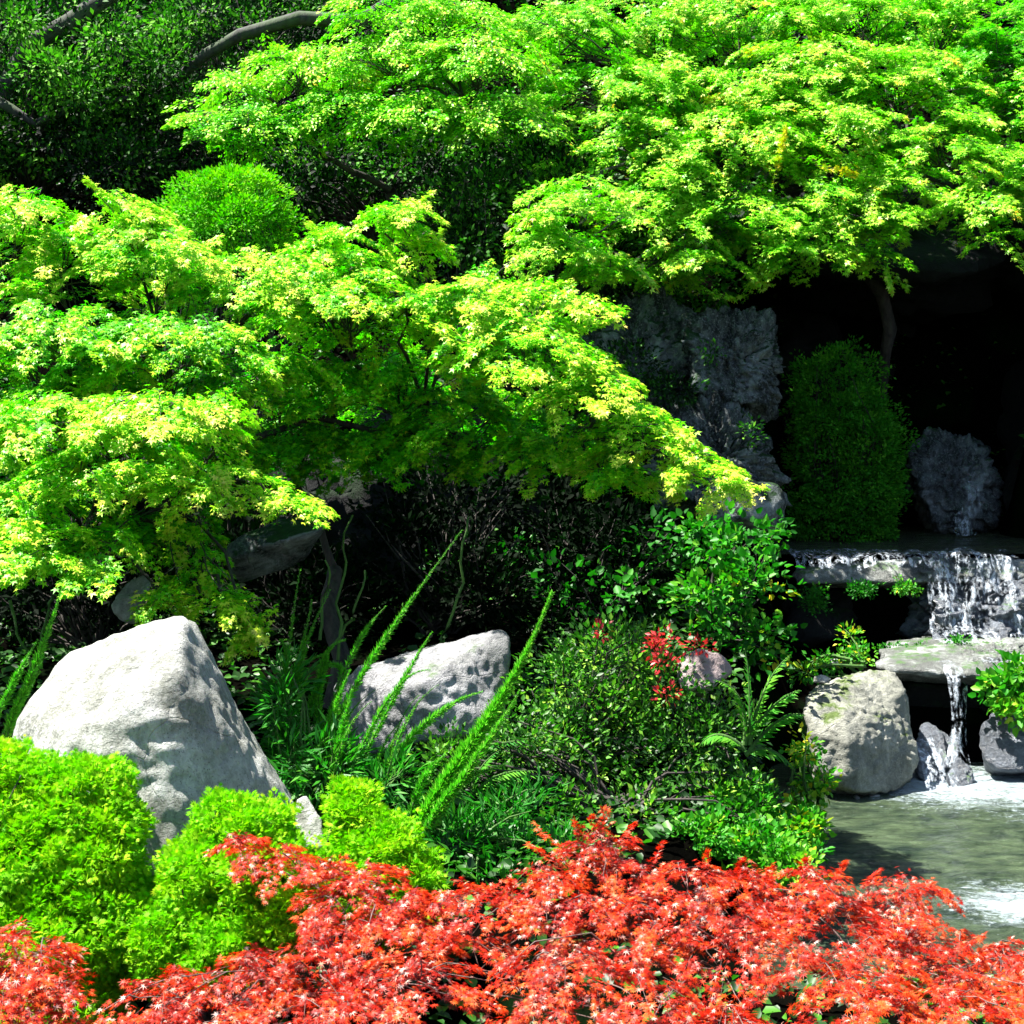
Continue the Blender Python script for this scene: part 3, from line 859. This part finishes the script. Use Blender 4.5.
# ------------------------------------------------------------------ maples of the upper right
RM = [
    (560, 40, 9.6, 80, 40, .5, .0), (610, 262, 7.8, 44, 26, .3, .05), (540, 235, 7.8, 20, 16, .2, .05), (690, 190, 8.7, 70, 36, .4, .05), (560, 190, 8.9, 40, 26, .3, -.05), (870, 215, 8.5, 50, 26, .3, .03), (770, 120, 9.1, 90, 36, .4, .12), (640, 30, 9.8, 90, 40, .5, .05), (740, 25, 9.9, 100, 40, .5, .08), (850, 20, 10.0, 100, 40, .5, .05), (950, 25, 10.0, 80, 40, .5, .0),
    (610, 100, 9.2, 90, 44, .5, .0), (700, 90, 9.3, 90, 44, .5, .08), (800, 80, 9.4, 100, 44, .5, .10), (900, 90, 9.3, 90, 44, .5, .06),
    (640, 160, 8.9, 90, 44, .5, .02), (740, 150, 8.9, 90, 44, .5, .05), (840, 145, 8.9, 90, 44, .5, .08), (940, 150, 8.9, 80, 46, .5, .05),
    (580, 210, 7.9, 60, 40, .4, .06), (562, 250, 7.8, 42, 30, .3, .08), (660, 220, 8.6, 80, 40, .4, .0), (750, 220, 8.5, 80, 40, .4, -.03), (690, 262, 8.4, 50, 28, .3, .0), (790, 248, 8.4, 60, 28, .3, .0), (830, 215, 8.5, 60, 36, .35, .0),
    (875, 255, 8.4, 26, 24, .2, -.04), (900, 190, 8.6, 50, 36, .35, .04), (980, 200, 8.5, 46, 40, .35, .06), (1000, 235, 8.4, 26, 20, .2, .06)]
RM = [(a, b, c + 1.5, d, e, f, g_) for a, b, c, d, e, f, g_ in RM]
maple('maple_tree', 'light green maple overhanging the dark cave at the upper right', 'tree', gbase(880, 11.9) + np.array([0, .3, 0]), [at(850, 250, 11.2), at(780, 190, 10.9), at(900, 150, 10.9), at(680, 170, 10.7), at(960, 190, 10.7)],
      RM, M['lime2'], M['bark'], 202, size=.026, per=125, slen=(.22, .44), trunk_r=.06, tone0=.57, dens=.86,
      ups=[(815, 165, 858, 172, 9.9, .6), (772, 190, 786, 128, 9.9, .55), (700, 290, 735, 298, 9.8, .1), (885, 265, 892, 292, 9.8, .1), (860, 245, 905, 235, 9.8, .0), (740, 265, 760, 285, 9.8, .1)])
maple('maple_tree', 'light green maple hanging in from the right edge above the cave', 'tree', gbase(1150, 11.6), [at(1130, 250, 11.2), at(1080, 150, 11.0), at(1080, 60, 11.2)],
      [(1000, 60, 10.9, 60, 36, .4, -.15), (1030, 110, 10.6, 60, 46, .45, -.03), (1040, 180, 10.3, 50, 40, .4, .04), (1050, 30, 11.2, 70, 40, .5, -.1)], M['lime2'], M['bark'], 203, size=.027, per=110, slen=(.22, .4), trunk_r=.06, tone0=.5)
maple('maple_tree', 'small leaved green maple at the upper centre in front of dark evergreens', 'tree', gbase(400, 11.5), [at(390, 190, 10.9), at(300, 130, 10.6), at(470, 110, 10.6)],
      [(230, 95, 10.4, 40, 26, .35, .05), (300, 72, 10.5, 66, 30, .4, .1), (390, 65, 10.6, 76, 36, .5, .05), (480, 70, 10.4, 76, 40, .5, .05), (450, 20, 10.8, 60, 26, .4, .05), (500, 125, 10.2, 66, 30, .4, -.03), (250, 130, 10.2, 62, 26, .35, -.12), (340, 120, 10.3, 66, 30, .4, -.1), (420, 120, 10.2, 60, 28, .4, -.05), (200, 120, 10.2, 22, 14, .2, .12), (390, 8, 10.9, 60, 20, .4, .0)],
      M['lime2'], M['bark'], 204, leaf='leaf', size=.032, per=100, slen=(.2, .38), trunk_r=.06, tone0=.58)

# ------------------------------------------------------------------ dark evergreens behind
EV = [
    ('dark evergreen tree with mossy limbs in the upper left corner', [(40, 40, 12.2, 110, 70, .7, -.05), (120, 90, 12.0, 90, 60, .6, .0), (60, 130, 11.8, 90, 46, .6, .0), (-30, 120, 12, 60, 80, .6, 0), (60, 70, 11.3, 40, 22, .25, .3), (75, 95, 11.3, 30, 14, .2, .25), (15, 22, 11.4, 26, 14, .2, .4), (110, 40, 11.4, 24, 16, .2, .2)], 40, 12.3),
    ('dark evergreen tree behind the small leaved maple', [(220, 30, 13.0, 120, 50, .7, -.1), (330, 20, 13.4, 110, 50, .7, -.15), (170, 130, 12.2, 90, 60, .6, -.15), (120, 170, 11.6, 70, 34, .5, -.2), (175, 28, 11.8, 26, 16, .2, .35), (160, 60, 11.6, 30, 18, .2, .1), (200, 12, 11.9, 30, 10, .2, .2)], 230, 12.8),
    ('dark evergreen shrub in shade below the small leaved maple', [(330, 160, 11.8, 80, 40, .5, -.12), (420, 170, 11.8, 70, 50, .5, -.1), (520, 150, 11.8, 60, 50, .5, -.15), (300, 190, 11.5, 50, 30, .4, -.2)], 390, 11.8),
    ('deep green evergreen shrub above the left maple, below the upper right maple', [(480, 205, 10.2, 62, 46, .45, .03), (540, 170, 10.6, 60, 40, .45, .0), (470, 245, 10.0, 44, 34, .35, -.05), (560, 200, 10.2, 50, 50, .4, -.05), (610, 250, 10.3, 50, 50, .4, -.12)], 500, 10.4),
]
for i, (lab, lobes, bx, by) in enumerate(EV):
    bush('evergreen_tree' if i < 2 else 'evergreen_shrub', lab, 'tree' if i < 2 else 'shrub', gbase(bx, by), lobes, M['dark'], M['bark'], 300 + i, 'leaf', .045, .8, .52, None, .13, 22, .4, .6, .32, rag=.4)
for i, (px, py, Y, rx, rz, lab) in enumerate([
    (700, 40, 15, 260, 120, 'tall dark tree on the hillside behind the upper right maple'), (1000, 60, 15, 220, 140, 'tall dark tree at the right end of the hillside'),
    (350, 60, 15.5, 230, 120, 'tall dark tree on the hillside behind the small leaved maple'), (40, 60, 15.5, 230, 130, 'tall dark tree at the left end of the hillside')]):
    bush('evergreen_tree', lab, 'tree', gbase(px, Y), [(px, py, Y, rx, rz, 1.0, -.15), (px + 60, py - 200, Y + .5, rx, rz * 1.2, 1.2, -.1)], M['dark'], M['bark'], 330 + i, 'leaf', .085, .5, .42, 'dark trees on the hillside', .24, 16, .3)
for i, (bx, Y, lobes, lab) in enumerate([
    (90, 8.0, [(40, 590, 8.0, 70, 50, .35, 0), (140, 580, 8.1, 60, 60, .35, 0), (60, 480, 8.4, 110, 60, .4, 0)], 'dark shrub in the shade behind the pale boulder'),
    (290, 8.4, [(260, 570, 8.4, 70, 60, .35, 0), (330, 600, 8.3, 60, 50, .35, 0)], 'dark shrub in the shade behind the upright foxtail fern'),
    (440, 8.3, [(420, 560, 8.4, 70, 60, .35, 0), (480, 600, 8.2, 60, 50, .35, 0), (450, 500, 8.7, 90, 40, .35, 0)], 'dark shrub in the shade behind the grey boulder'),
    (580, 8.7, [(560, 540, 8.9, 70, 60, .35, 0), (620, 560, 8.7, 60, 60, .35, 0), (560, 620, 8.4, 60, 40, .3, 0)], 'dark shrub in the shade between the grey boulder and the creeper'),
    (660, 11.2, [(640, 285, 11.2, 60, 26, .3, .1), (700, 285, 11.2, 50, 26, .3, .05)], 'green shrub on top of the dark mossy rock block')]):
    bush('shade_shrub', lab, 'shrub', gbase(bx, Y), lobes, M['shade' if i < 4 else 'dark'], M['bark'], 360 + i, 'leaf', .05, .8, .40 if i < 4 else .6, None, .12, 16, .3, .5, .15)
bush('ivy', 'green ivy patches clinging to the blue grey rock blocks', 'ivy', at(700, 420, 9.6), [(625, 375, 9.6, 40, 36, .15, -.1), (670, 388, 9.5, 34, 14, .12, -.05), (712, 352, 9.55, 10, 10, .05, .1), (750, 436, 9.4, 8, 14, .05, .05)], M['dark'], M['bark'], 370, 'leaf', .03, .6, .5, None, .06, 12, .3, stems=False)
# mossy limbs of the corner tree
lt = thing('fallen_trunk', 'mossy dark leaning trunk crossing the upper left corner', 'tree trunk', at(-30, 180, 11.2))
tb = Tubes()
tb.add([at(-40, 165, 11.7), at(0, 98, 11.7), at(30, 45, 11.7), at(70, 22, 11.7), at(125, -15, 11.8)], .075, .06, 12)
tb.build('trunk', M['mossbark'], lt)
tb = Tubes()
tb.add([at(-30, 85, 11.6), at(10, 108, 11.5), at(35, 124, 11.5), at(70, 108, 11.6), at(130, 98, 11.7)], .04, .02, 10)
tb.build('limb', M['mossbark'], lt)
lt = thing('fallen_trunk', 'dark bare limb running level above the small leaved maple', 'tree limb', at(180, 72, 11.4))
tb = Tubes()
tb.add([at(170, 85, 11.9), at(205, 55, 11.8), at(240, 35, 11.7), at(300, 18, 11.7), at(360, 22, 11.8), at(430, -20, 12)], .035, .06, 10)
tb.build('trunk', M['mossbark'], lt)

bush('clipped_bush', 'rounded clipped bush with a mossy yellow green top above the left maple', 'bush', gbase(230, 9.0), [(230, 205, 8.7, 50, 36, .30, .10), (235, 190, 8.7, 36, 20, .2, .35), (225, 230, 8.6, 62, 36, .34, -.05)], M['chart'], M['bark'], 350, 'leaf', .024, 1.2, .16, None, .05, 18, .14, rag=.4, tone_v=.22)
bush('mossy_bush', 'dark green dome shaped bush inside the cave beside the rock block', 'bush', at(840, 548, 10.8), [(832, 400, 10.8, 46, 52, .3, .1), (845, 460, 10.7, 58, 70, .34, .05), (838, 520, 10.7, 60, 40, .34, 0), (868, 470, 10.7, 34, 60, .25, .1)], M['mossbush'], M['bark'], 351, 'leaf', .026, 1.0, .60, None, .05, 16, .14, rag=.45)

# ------------------------------------------------------------------ lime shrubs in front of the boulder
CH = [
    ('tall mounded lime green shrub at the left edge in front of the boulder', 60, 4.55, [(25, 800, 4.6, 44, 44, .2, .05), (85, 800, 4.6, 46, 40, .2, .0), (30, 850, 4.5, 60, 50, .25, .0), (100, 855, 4.5, 42, 50, .22, .05), (60, 920, 4.4, 80, 60, .28, -.05), (120, 930, 4.4, 30, 50, .2, -.05), (-10, 770, 4.6, 30, 24, .15, .1), (40, 1000, 4.3, 90, 50, .25, -.1), (-80, 830, 4.6, 60, 60, .28, .0), (-110, 920, 4.5, 90, 70, .3, .0)]),
    ('lime green shrub in front of the foot of the boulder, middle of three', 220, 4.5, [(255, 828, 4.6, 34, 28, .15, .05), (222, 820, 4.6, 22, 24, .12, .0), (200, 870, 4.5, 36, 34, .2, .0), (260, 870, 4.5, 46, 36, .2, .0), (180, 930, 4.4, 50, 46, .22, -.02), (240, 930, 4.4, 60, 50, .22, -.05), (300, 910, 4.4, 40, 40, .2, -.05)]),
    ('small lime green shrub right of the white stone, behind the red maple', 365, 4.75, [(354, 808, 4.8, 24, 24, .12, .08), (358, 845, 4.75, 30, 30, .16, .05), (385, 850, 4.7, 36, 34, .18, .0), (400, 890, 4.65, 40, 40, .18, -.05), (345, 885, 4.65, 34, 30, .18, -.05)])]
for i, (lab, bx, by, lobes) in enumerate(CH):
    bush('lime_shrub', lab, 'shrub', gbase(bx, by), lobes, M['chart'], M['bark'], 400 + i, 'fan', .017, 1.3, .56, 'lime green shrubs round the boulder', .035, 24, .14, .5, .14, rag=.32)

# ------------------------------------------------------------------ red maples in front
RR = [
    (575, 862, 4.3, 36, 24, .12, .02), (620, 862, 4.3, 40, 24, .15, .0), (600, 840, 4.3, 26, 18, .1, .05),
    (690, 885, 4.2, 60, 24, .2, .0), (745, 900, 4.15, 46, 26, .2, .0), (810, 895, 4.1, 56, 24, .2, .03), (905, 893, 4.15, 44, 13, .15, .05),
    (470, 920, 4.1, 70, 34, .25, .02), (560, 905, 4.1, 70, 34, .25, .05), (640, 930, 4.0, 80, 36, .25, .0), (740, 945, 3.9, 80, 36, .25, -.03), (840, 940, 3.9, 80, 30, .25, .03), (930, 960, 3.85, 60, 30, .25, .05), (985, 962, 3.95, 46, 18, .2, .08), (1110, 990, 3.9, 80, 36, .3, .0), (1190, 1020, 3.8, 80, 36, .3, .0), (1120, 1060, 3.5, 90, 30, .25, .0), (720, 1050, 3.4, 90, 26, .25, .0), (1030, 968, 3.95, 40, 22, .2, .0), (900, 925, 4.05, 50, 20, .2, .05), (1010, 985, 3.8, 50, 34, .25, .05),
    (390, 940, 4.0, 70, 36, .25, .03), (320, 965, 3.9, 70, 34, .25, .0), (240, 985, 3.8, 60, 26, .22, .03), (160, 1005, 3.7, 70, 26, .22, .05),
    (420, 985, 3.7, 70, 30, .2, .03), (560, 975, 3.7, 70, 24, .2, .0), (640, 1000, 3.6, 60, 30, .2, .03), (330, 1015, 3.6, 80, 26, .2, .03), (200, 1030, 3.55, 80, 22, .2, .03), (850, 1000, 3.6, 90, 30, .2, .03), (960, 1015, 3.55, 80, 30, .2, .03), (560, 1030, 3.5, 60, 20, .2, .0)]
maple('red_maple', 'wide red laceleaf maple mounded across the foreground', 'shrub', gbase(600, 4.0), [at(600, 1010, 4.1), at(480, 970, 4.0), at(720, 970, 4.0), at(330, 985, 3.9), at(880, 970, 3.9)],
      RR, M['red'], M['redbark'], 501, 'lace', .0135, 64, (.08, .17), None, .005, .40, .30, .66, .42, .003, tvar=.17, pale=.08, ups=  # wide tone spread per spray paints crimson shadows into the leaf colour
      [(650, 870, 662, 840, 4.25, .0), (765, 890, 772, 864, 4.1, .1), (520, 900, 508, 878, 4.1, .1), (440, 915, 425, 890, 4.1, .1), (860, 890, 880, 868, 4.1, .0), (920, 890, 950, 893, 4.1, .0), (570, 860, 534, 822, 4.25, .25), (560, 865, 528, 842, 4.25, .15), (585, 850, 575, 818, 4.3, .05), (600, 850, 604, 806, 4.3, .1), (615, 850, 634, 822, 4.3, .0), (590, 855, 592, 815, 4.3, .0), (700, 880, 708, 850, 4.2, .05), (800, 885, 806, 856, 4.1, .05), (830, 885, 845, 862, 4.1, .1), (730, 890, 742, 858, 4.15, .0), (470, 905, 500, 880, 4.1, .0), (900, 895, 935, 880, 4.1, .1), (960, 950, 985, 934, 3.85, .1)])
maple('red_maple', 'red maple branch arching over the middle lime shrub', 'shrub', gbase(330, 3.95), [at(330, 930, 4.15), at(320, 890, 4.2)],
      [(245, 850, 4.25, 30, 14, .1, .05), (290, 862, 4.25, 34, 18, .12, .02), (330, 880, 4.2, 40, 20, .12, .0), (375, 880, 4.15, 30, 14, .12, .03), (345, 905, 4.1, 44, 20, .15, .0), (410, 905, 4.1, 30, 16, .12, .0)], M['red'], M['redbark'], 502, 'lace', .0135, 64, (.08, .16), None, .008, .40, .3, .9, .42, .003, pale=.05)
maple('red_maple', 'small red maple in the lower left corner in front of the lime shrub', 'shrub', gbase(10, 3.6), [at(10, 1010, 3.7), at(30, 980, 3.7)],
      [(15, 940, 3.75, 26, 20, .12, .0), (40, 965, 3.7, 40, 24, .15, .05), (5, 985, 3.65, 40, 26, .15, .03), (60, 990, 3.65, 26, 14, .12, .0), (20, 1020, 3.6, 60, 22, .15, .05), (-80, 1000, 3.65, 70, 34, .2, .0), (-100, 1040, 3.5, 80, 30, .2, .0)], M['red'], M['redbark'], 503, 'lace', .0135, 64, (.08, .17), None, .008, .40, .3, .9, .42, .003, pale=.09)

# ------------------------------------------------------------------ azaleas, ferns, creeper, pool-edge plants
AZ = [
    ('dark azalea bush with sparse green leaves right of the grey boulder', 580, 6.4, [(570, 690, 6.5, 50, 50, .3, .0), (620, 660, 6.6, 60, 42, .3, .03), (560, 750, 6.3, 56, 46, .3, -.05), (610, 730, 6.4, 60, 50, .3, -.05)]),
    ('dark azalea bush around the red leaves and pinkish stone', 690, 6.5, [(670, 690, 6.5, 50, 40, .3, .03), (700, 730, 6.4, 60, 46, .3, .0), (660, 760, 6.3, 60, 46, .3, -.06), (725, 790, 6.4, 40, 30, .25, .0)]),
    ('low dark azalea bush behind the upright red shoots', 620, 6.0, [(560, 820, 6.0, 60, 40, .3, .0), (640, 820, 6.0, 60, 40, .3, -.08), (720, 810, 6.1, 60, 40, .3, .0), (480, 830, 6.0, 50, 40, .3, .03), (455, 765, 6.05, 44, 36, .2, .0), (520, 745, 6.1, 36, 40, .2, .0)])]
for i, (lab, bx, by, lobes) in enumerate(AZ):
    bush('azalea_bush', lab, 'bush', gbase(bx, by), lobes, M['azalea'], M['bark'], 600 + i, 'leaf', .028, 1.0, .58, 'dark azalea bushes', .08, 16, .35, .9, .24)
bush('leafy_plant', 'bluish green leafy plant at the foot of the thick foxtail plume', 'plant', gbase(470, 5.6), [(450, 850, 5.6, 40, 36, .2, .0), (500, 850, 5.6, 50, 34, .2, .0), (550, 860, 5.5, 40, 26, .2, .05), (520, 810, 5.8, 40, 24, .2, -.05), (470, 895, 5.4, 60, 30, .2, .05)], M['fern'], M['stem'], 620, 'lance', .06, .8, .5, None, .07, 14, .3)
bush('leafy_plant', 'bright green low plant at the left edge of the pool, behind the red maple', 'plant', gbase(740, 5.9), [(700, 835, 5.8, 40, 22, .15, .15), (760, 845, 5.8, 44, 26, .15, .1), (800, 830, 6.0, 26, 24, .15, .2), (740, 805, 6.1, 40, 24, .2, .1), (790, 860, 5.7, 36, 16, .15, .25)], M['creeper'], M['stem'], 621, 'broad', .027, .8, .48, None, .05, 14, .35)
bush('leafy_plant', 'yellow green sprig climbing beside the limestone boulder', 'plant', at(815, 835, 6.9), [(805, 750, 7.0, 12, 18, .06, .25), (815, 780, 6.95, 16, 18, .06, .25), (805, 810, 6.9, 16, 22, .08, .2), (800, 835, 6.8, 14, 18, .08, .2)], M['creeper'], M['stem'], 622, 'broad', .03, .8, .55, None, .05, 9, .3)
bush('leafy_plant', 'yellow green and red sprig on top of the limestone boulder', 'plant', at(855, 665, 8.2), [(848, 640, 8.3, 10, 14, .05, .25), (858, 655, 8.2, 16, 10, .06, .3), (830, 660, 8.2, 26, 8, .08, .1), (805, 672, 8.1, 20, 8, .08, .1)], M['creeper'], M['stem'], 623, 'leaf', .032, .6, .5, None, .05, 9, .45)
bush('leafy_plant', 'green leafy sprig beside the right end of the lower ledge', 'plant', at(1020, 700, 8.1), [(1005, 690, 8.1, 20, 18, .1, .1), (1025, 675, 8.1, 20, 20, .1, .1), (1020, 710, 8.0, 14, 14, .1, .1)], M['creeper'], M['stem'], 624, 'broad', .05, .8, .58, None, .06, 9, .3)
bush('grass_tuft', 'fine grassy tuft at the feet of the foxtail plumes, behind the lime shrub', 'plant', gbase(310, 5.75), [(290, 760, 5.8, 30, 46, .18, -.05), (330, 770, 5.75, 40, 36, .18, .0), (385, 785, 5.7, 34, 28, .15, .0), (285, 700, 5.9, 20, 40, .15, -.1)], M['fern'], M['stem'], 625, 'lance', .06, .6, .55, None, .06, 12, .35)
for i, (px, py, Y, rx, rz, lab) in enumerate([(908, 586, 9.33, 14, 8, 'tiny lime tuft hanging from the upper ledge beside the broad waterfall'), (862, 590, 9.36, 16, 8, 'small dark tuft hanging under the middle of the upper ledge'), (815, 600, 9.36, 14, 16, 'drooping tuft under the left end of the upper ledge'), (905, 650, 9.0, 26, 6, 'low mossy tuft on the back of the lower ledge'), (960, 640, 8.9, 10, 4, 'tiny tuft at the foot of the broad waterfall')]):
    bush('moss_tuft', lab, 'plant', at(px, py + 2, Y + .05), [(px, py, Y, rx, rz, .05, [.3, -.1, 0, .1, .1][i])], M['creeper'], M['stem'], 660 + i, 'leaf', .020, .7, .36, 'tufts on the ledges', .03, 10, .45, stems=False, rag=.6)
bush('creeper', 'climbing leafy creeper below the right tip of the left maple', 'plant', gbase(720, 8.2), [(725, 545, 8.3, 46, 34, .3, .0), (745, 590, 8.1, 46, 40, .3, .03), (705, 600, 8.1, 36, 40, .3, -.05), (760, 640, 8.0, 36, 34, .25, .03), (700, 540, 8.4, 30, 26, .2, -.1), (775, 530, 8.5, 10, 26, .1, .0)], M['creeper'], M['bark'], 630, 'broad', .044, .38, .40, None, .10, 13, .45, tone_v=.24)
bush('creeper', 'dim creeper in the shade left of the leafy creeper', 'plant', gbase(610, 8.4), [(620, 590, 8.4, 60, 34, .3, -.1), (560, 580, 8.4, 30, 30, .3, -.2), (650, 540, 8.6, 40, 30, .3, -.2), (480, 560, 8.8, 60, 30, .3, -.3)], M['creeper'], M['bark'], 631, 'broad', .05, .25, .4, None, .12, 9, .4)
bush('red_sprig', 'red leafed sprig among the dark azalea leaves', 'plant', gbase(660, 6.2), [(655, 648, 6.25, 10, 8, .05, .2), (664, 660, 6.2, 10, 8, .05, .1), (668, 638, 6.25, 12, 6, .05, .2), (666, 693, 6.15, 10, 6, .05, .2), (600, 632, 6.4, 6, 6, .05, -.3), (700, 645, 6.3, 14, 6, .05, -.1)], M['redacc'], M['bark'], 640, 'leaf', .024, .5, .5, None, .035, 6, .3, stems=False)


def frond(L, tb, pts, g, wid, n, size, tone, plume=False):
    """fern frond (flat pinnae) or foxtail plume (needles all round) along a path"""
    pts = np.asarray(pts, float)
    tt = np.linspace(0, 1, len(pts))
    ts = np.linspace(0, 1, 24)
    # smooth the path
    c = [np.polyfit(tt, pts[:, i], min(3, len(pts) - 1)) for i in range(3)]
    path = np.stack([np.polyval(q, ts) for q in c], -1)
    tb.add(path, wid * .10 + .002, .001, 5)
    n = int(n * 2.2) if plume else n
    t = g.uniform(0.02, 1, n) if plume else np.repeat(np.linspace(.08, 1, n // 2), 2)
    P = np.stack([np.interp(t, ts, path[:, i]) for i in range(3)], -1)
    tg = nrm(np.gradient(path, axis=0))
    Tn = np.stack([np.interp(t, ts, tg[:, i]) for i in range(3)], -1)
    prof = np.clip(np.minimum(t * 5 + .35, (1.06 - t) * 2.0), .30 if plume else .12, 1)
    if plume:
        wid = wid * .58
    if plume:
        r = nrm(g.normal(size=(n, 3))); r = nrm(r - Tn * (r * Tn).sum(-1, keepdims=True))
        D = r + Tn * g.uniform(.5, 1.4, (n, 1))
        L.add(P, D, g.normal(size=(n, 3)), wid * prof * g.uniform(.6, 1.25, n), tone + g.normal(0, .15, n))
    else:
        s = np.where(np.arange(n) % 2 == 0, 1., -1.)[:, None]
        side = nrm(np.cross(Tn, np.array([0, 0, 1.])))
        D = side * s + Tn * .55 + g.normal(0, .08, (n, 3)) - np.array([0, 0, .15])
        L.add(P, D, np.cross(side, Tn) + g.normal(0, .12, (n, 3)), wid * prof * g.uniform(.85, 1.1, n), tone + g.normal(0, .1, n))


def fronds(name, label, cat, base, specs, mat, seed, plume, leaf, group=None):
    g = np.random.default_rng(seed)
    root = thing(name, label, cat, base, group)
    for (pts, wid, n, tone) in specs:
        L, tb = Leaves(), Tubes()
        frond(L, tb, pts, g, wid, n, 0, tone, plume)
        f = L.build('frond', leaf, mat, root, base)
        tb.build('stem', M['stem'], f)
    return root


def pp(Y, *xy):
    return [at(x, y, Y + .0 * i) for i, (x, y) in enumerate(xy)]


fox = [(pp(5.9, (300, 795), (345, 705), (392, 628), (462, 530)), .045, 900, .5),
       (pp(5.85, (345, 795), (385, 715), (412, 665), (432, 632)), .04, 600, .55),
       (pp(5.8, (362, 800), (400, 750), (440, 712), (482, 692)), .05, 600, .6),
       (pp(6.0, (335, 690), (352, 655), (366, 630), (386, 606)), .035, 350, .45),
       (pp(5.8, (330, 800), (365, 740), (395, 690), (430, 670)), .04, 500, .5),
       (pp(5.85, (310, 800), (325, 740), (338, 700), (350, 670)), .045, 500, .55),
       (pp(5.75, (322, 810), (335, 760), (345, 720), (352, 690)), .05, 500, .5)]
rs = np.random.default_rng(9)
for i in range(9):
    x0 = rs.uniform(290, 390); le = rs.uniform(60, 130); ln = rs.uniform(.15, .5)
    fox.append((pp(5.7 + rs.uniform(0, .3), (x0, 805), (x0 + ln * le * .2, 805 - le * .4), (x0 + ln * le * .5, 805 - le * .75), (x0 + ln * le, 805 - le)), .03, 260, .5 + rs.uniform(-.1, .2)))
fronds('foxtail_fern', 'foxtail fern with long slender plumes leaning right beside the boulder', 'fern', gbase(330, 5.8), fox, M['fox'], 701, True, 'lance')
fox2 = [(pp(5.55, (412, 840), (450, 775), (500, 700), (552, 592)), .075, 2200, .65), (pp(5.5, (415, 850), (440, 805), (465, 780), (505, 765)), .05, 600, .55), (pp(5.5, (418, 850), (455, 790), (490, 738), (520, 690)), .05, 700, .65), (pp(5.6, (405, 850), (415, 800), (430, 770), (445, 755)), .05, 400, .45)]
fronds('foxtail_fern', 'foxtail fern with one thick bright plume leaning far right', 'fern', gbase(425, 5.5), fox2, M['fox'], 702, True, 'lance')
rs = np.random.default_rng(5)
fox3 = [(pp(6.1, (275 + i * 8, 800), (272 + i * 9 + rs.uniform(-6, 6), 730), (280 + i * 9 + rs.uniform(-8, 8), 670), (x1, y1)), .05, 700, .42 + .05 * (i % 3)) for i, (x1, y1) in enumerate([(280, 640), (300, 570), (312, 600), (330, 590), (310, 660), (345, 640), (265, 690)])]
fronds('foxtail_fern', 'upright bushy foxtail fern between the boulder and the long plumes', 'fern', gbase(290, 6.1), fox3, M['fox'], 703, True, 'lance')
fox4 = [(pp(5.6, (0, 740), (25, 690), (45, 640), (62, 588)), .045, 700, .5), (pp(5.6, (-10, 730), (5, 700), (20, 670), (38, 640)), .04, 500, .5), (pp(5.6, (5, 745), (14, 715), (26, 690), (40, 672)), .045, 500, .55)]
fronds('foxtail_fern', 'foxtail fern plumes rising at the left edge behind the boulder', 'fern', gbase(5, 5.6), fox4, M['fox'], 704, True, 'lance')
fe = []
for (x0, y0, x1, y1, x2, y2) in [(745, 745, 740, 700, 715, 680), (750, 745, 765, 690, 790, 655), (750, 750, 780, 720, 805, 715), (745, 755, 770, 750, 795, 770), (745, 750, 720, 735, 700, 745), (750, 745, 750, 690, 745, 650), (745, 740, 775, 705, 800, 690)]:
    fe.append((pp(6.05, (x0, y0), (x1, y1), (x2, y2)), .085, 50, .75 + rs.uniform(-.2, .2)))
fronds('fern', 'green fern with broad fronds left of the limestone boulder', 'fern', gbase(748, 6.05), fe, M['fern'], 705, False, 'lance')
fe = [(pp(5.9, (470, 800), (500, 775), (540, 772)), .07, 40, .9), (pp(5.9, (470, 810), (510, 780), (560, 778)), .06, 40, .7), (pp(5.9, (470, 800), (480, 770), (500, 750)), .07, 40, .7), (pp(6.0, (480, 745), (510, 742), (545, 735)), .05, 34, .6), (pp(5.9, (480, 820), (520, 805), (545, 820)), .07, 40, .6)]
fronds('fern', 'small fern with pale curled fronds right of the thick foxtail plume', 'fern', gbase(475, 5.9), fe, M['fern'], 706, False, 'lance')

# thin bare stems rising beside the fern
st = thing('bare_stems', 'thin bare stems rising in the dark below the left maple', 'stems', at(345, 680, 6.9))
for a in ([(338, 660), (350, 600), (346, 560), (353, 515)], [(330, 650), (365, 570)], [(320, 640), (325, 560)], [(440, 640), (470, 510)], [(10, 600), (30, 690)], [(55, 590), (35, 680)]):
    tb = Tubes()
    tb.add(curve(at(*a[0], 6.9), at(*a[-1], 6.9), 10, 0, .12, rng), .008, .004, 5)
    tb.build('stem', M['stem'], st)

# ------------------------------------------------------------------ ground cover
g = np.random.default_rng(77)
n = 60000
gx = g.uniform(-5, 5.5, n); gy = g.uniform(4.2, 15, n)
z = terrain(gx, gy)
k = (fbm(np.stack([gx, gy, 0 * gx], -1) * 1.3, 3, 50) > -.6) & ~((z < .05) & (gx > .4)) & ~((gx > 1.3) & (gx < 3.5) & (gy > 7.7) & (gy < 12.2))
gx, gy, z = gx[k], gy[k], z[k]
n = len(gx)
L = Leaves()
L.add(np.stack([gx, gy, z + g.uniform(.01, .08, n)], -1), g.normal(size=(n, 3)) * np.array([1, 1, .3]), np.array([0, -.3, 1.]) + g.normal(0, .4, (n, 3)), g.uniform(.025, .06, n), g.uniform(.1, .7, n))
tag(L.build('ground_cover', 'broad', M['azalea'], None, None), 'dark ivy like ground cover on the banks', 'ground cover', kind='stuff')
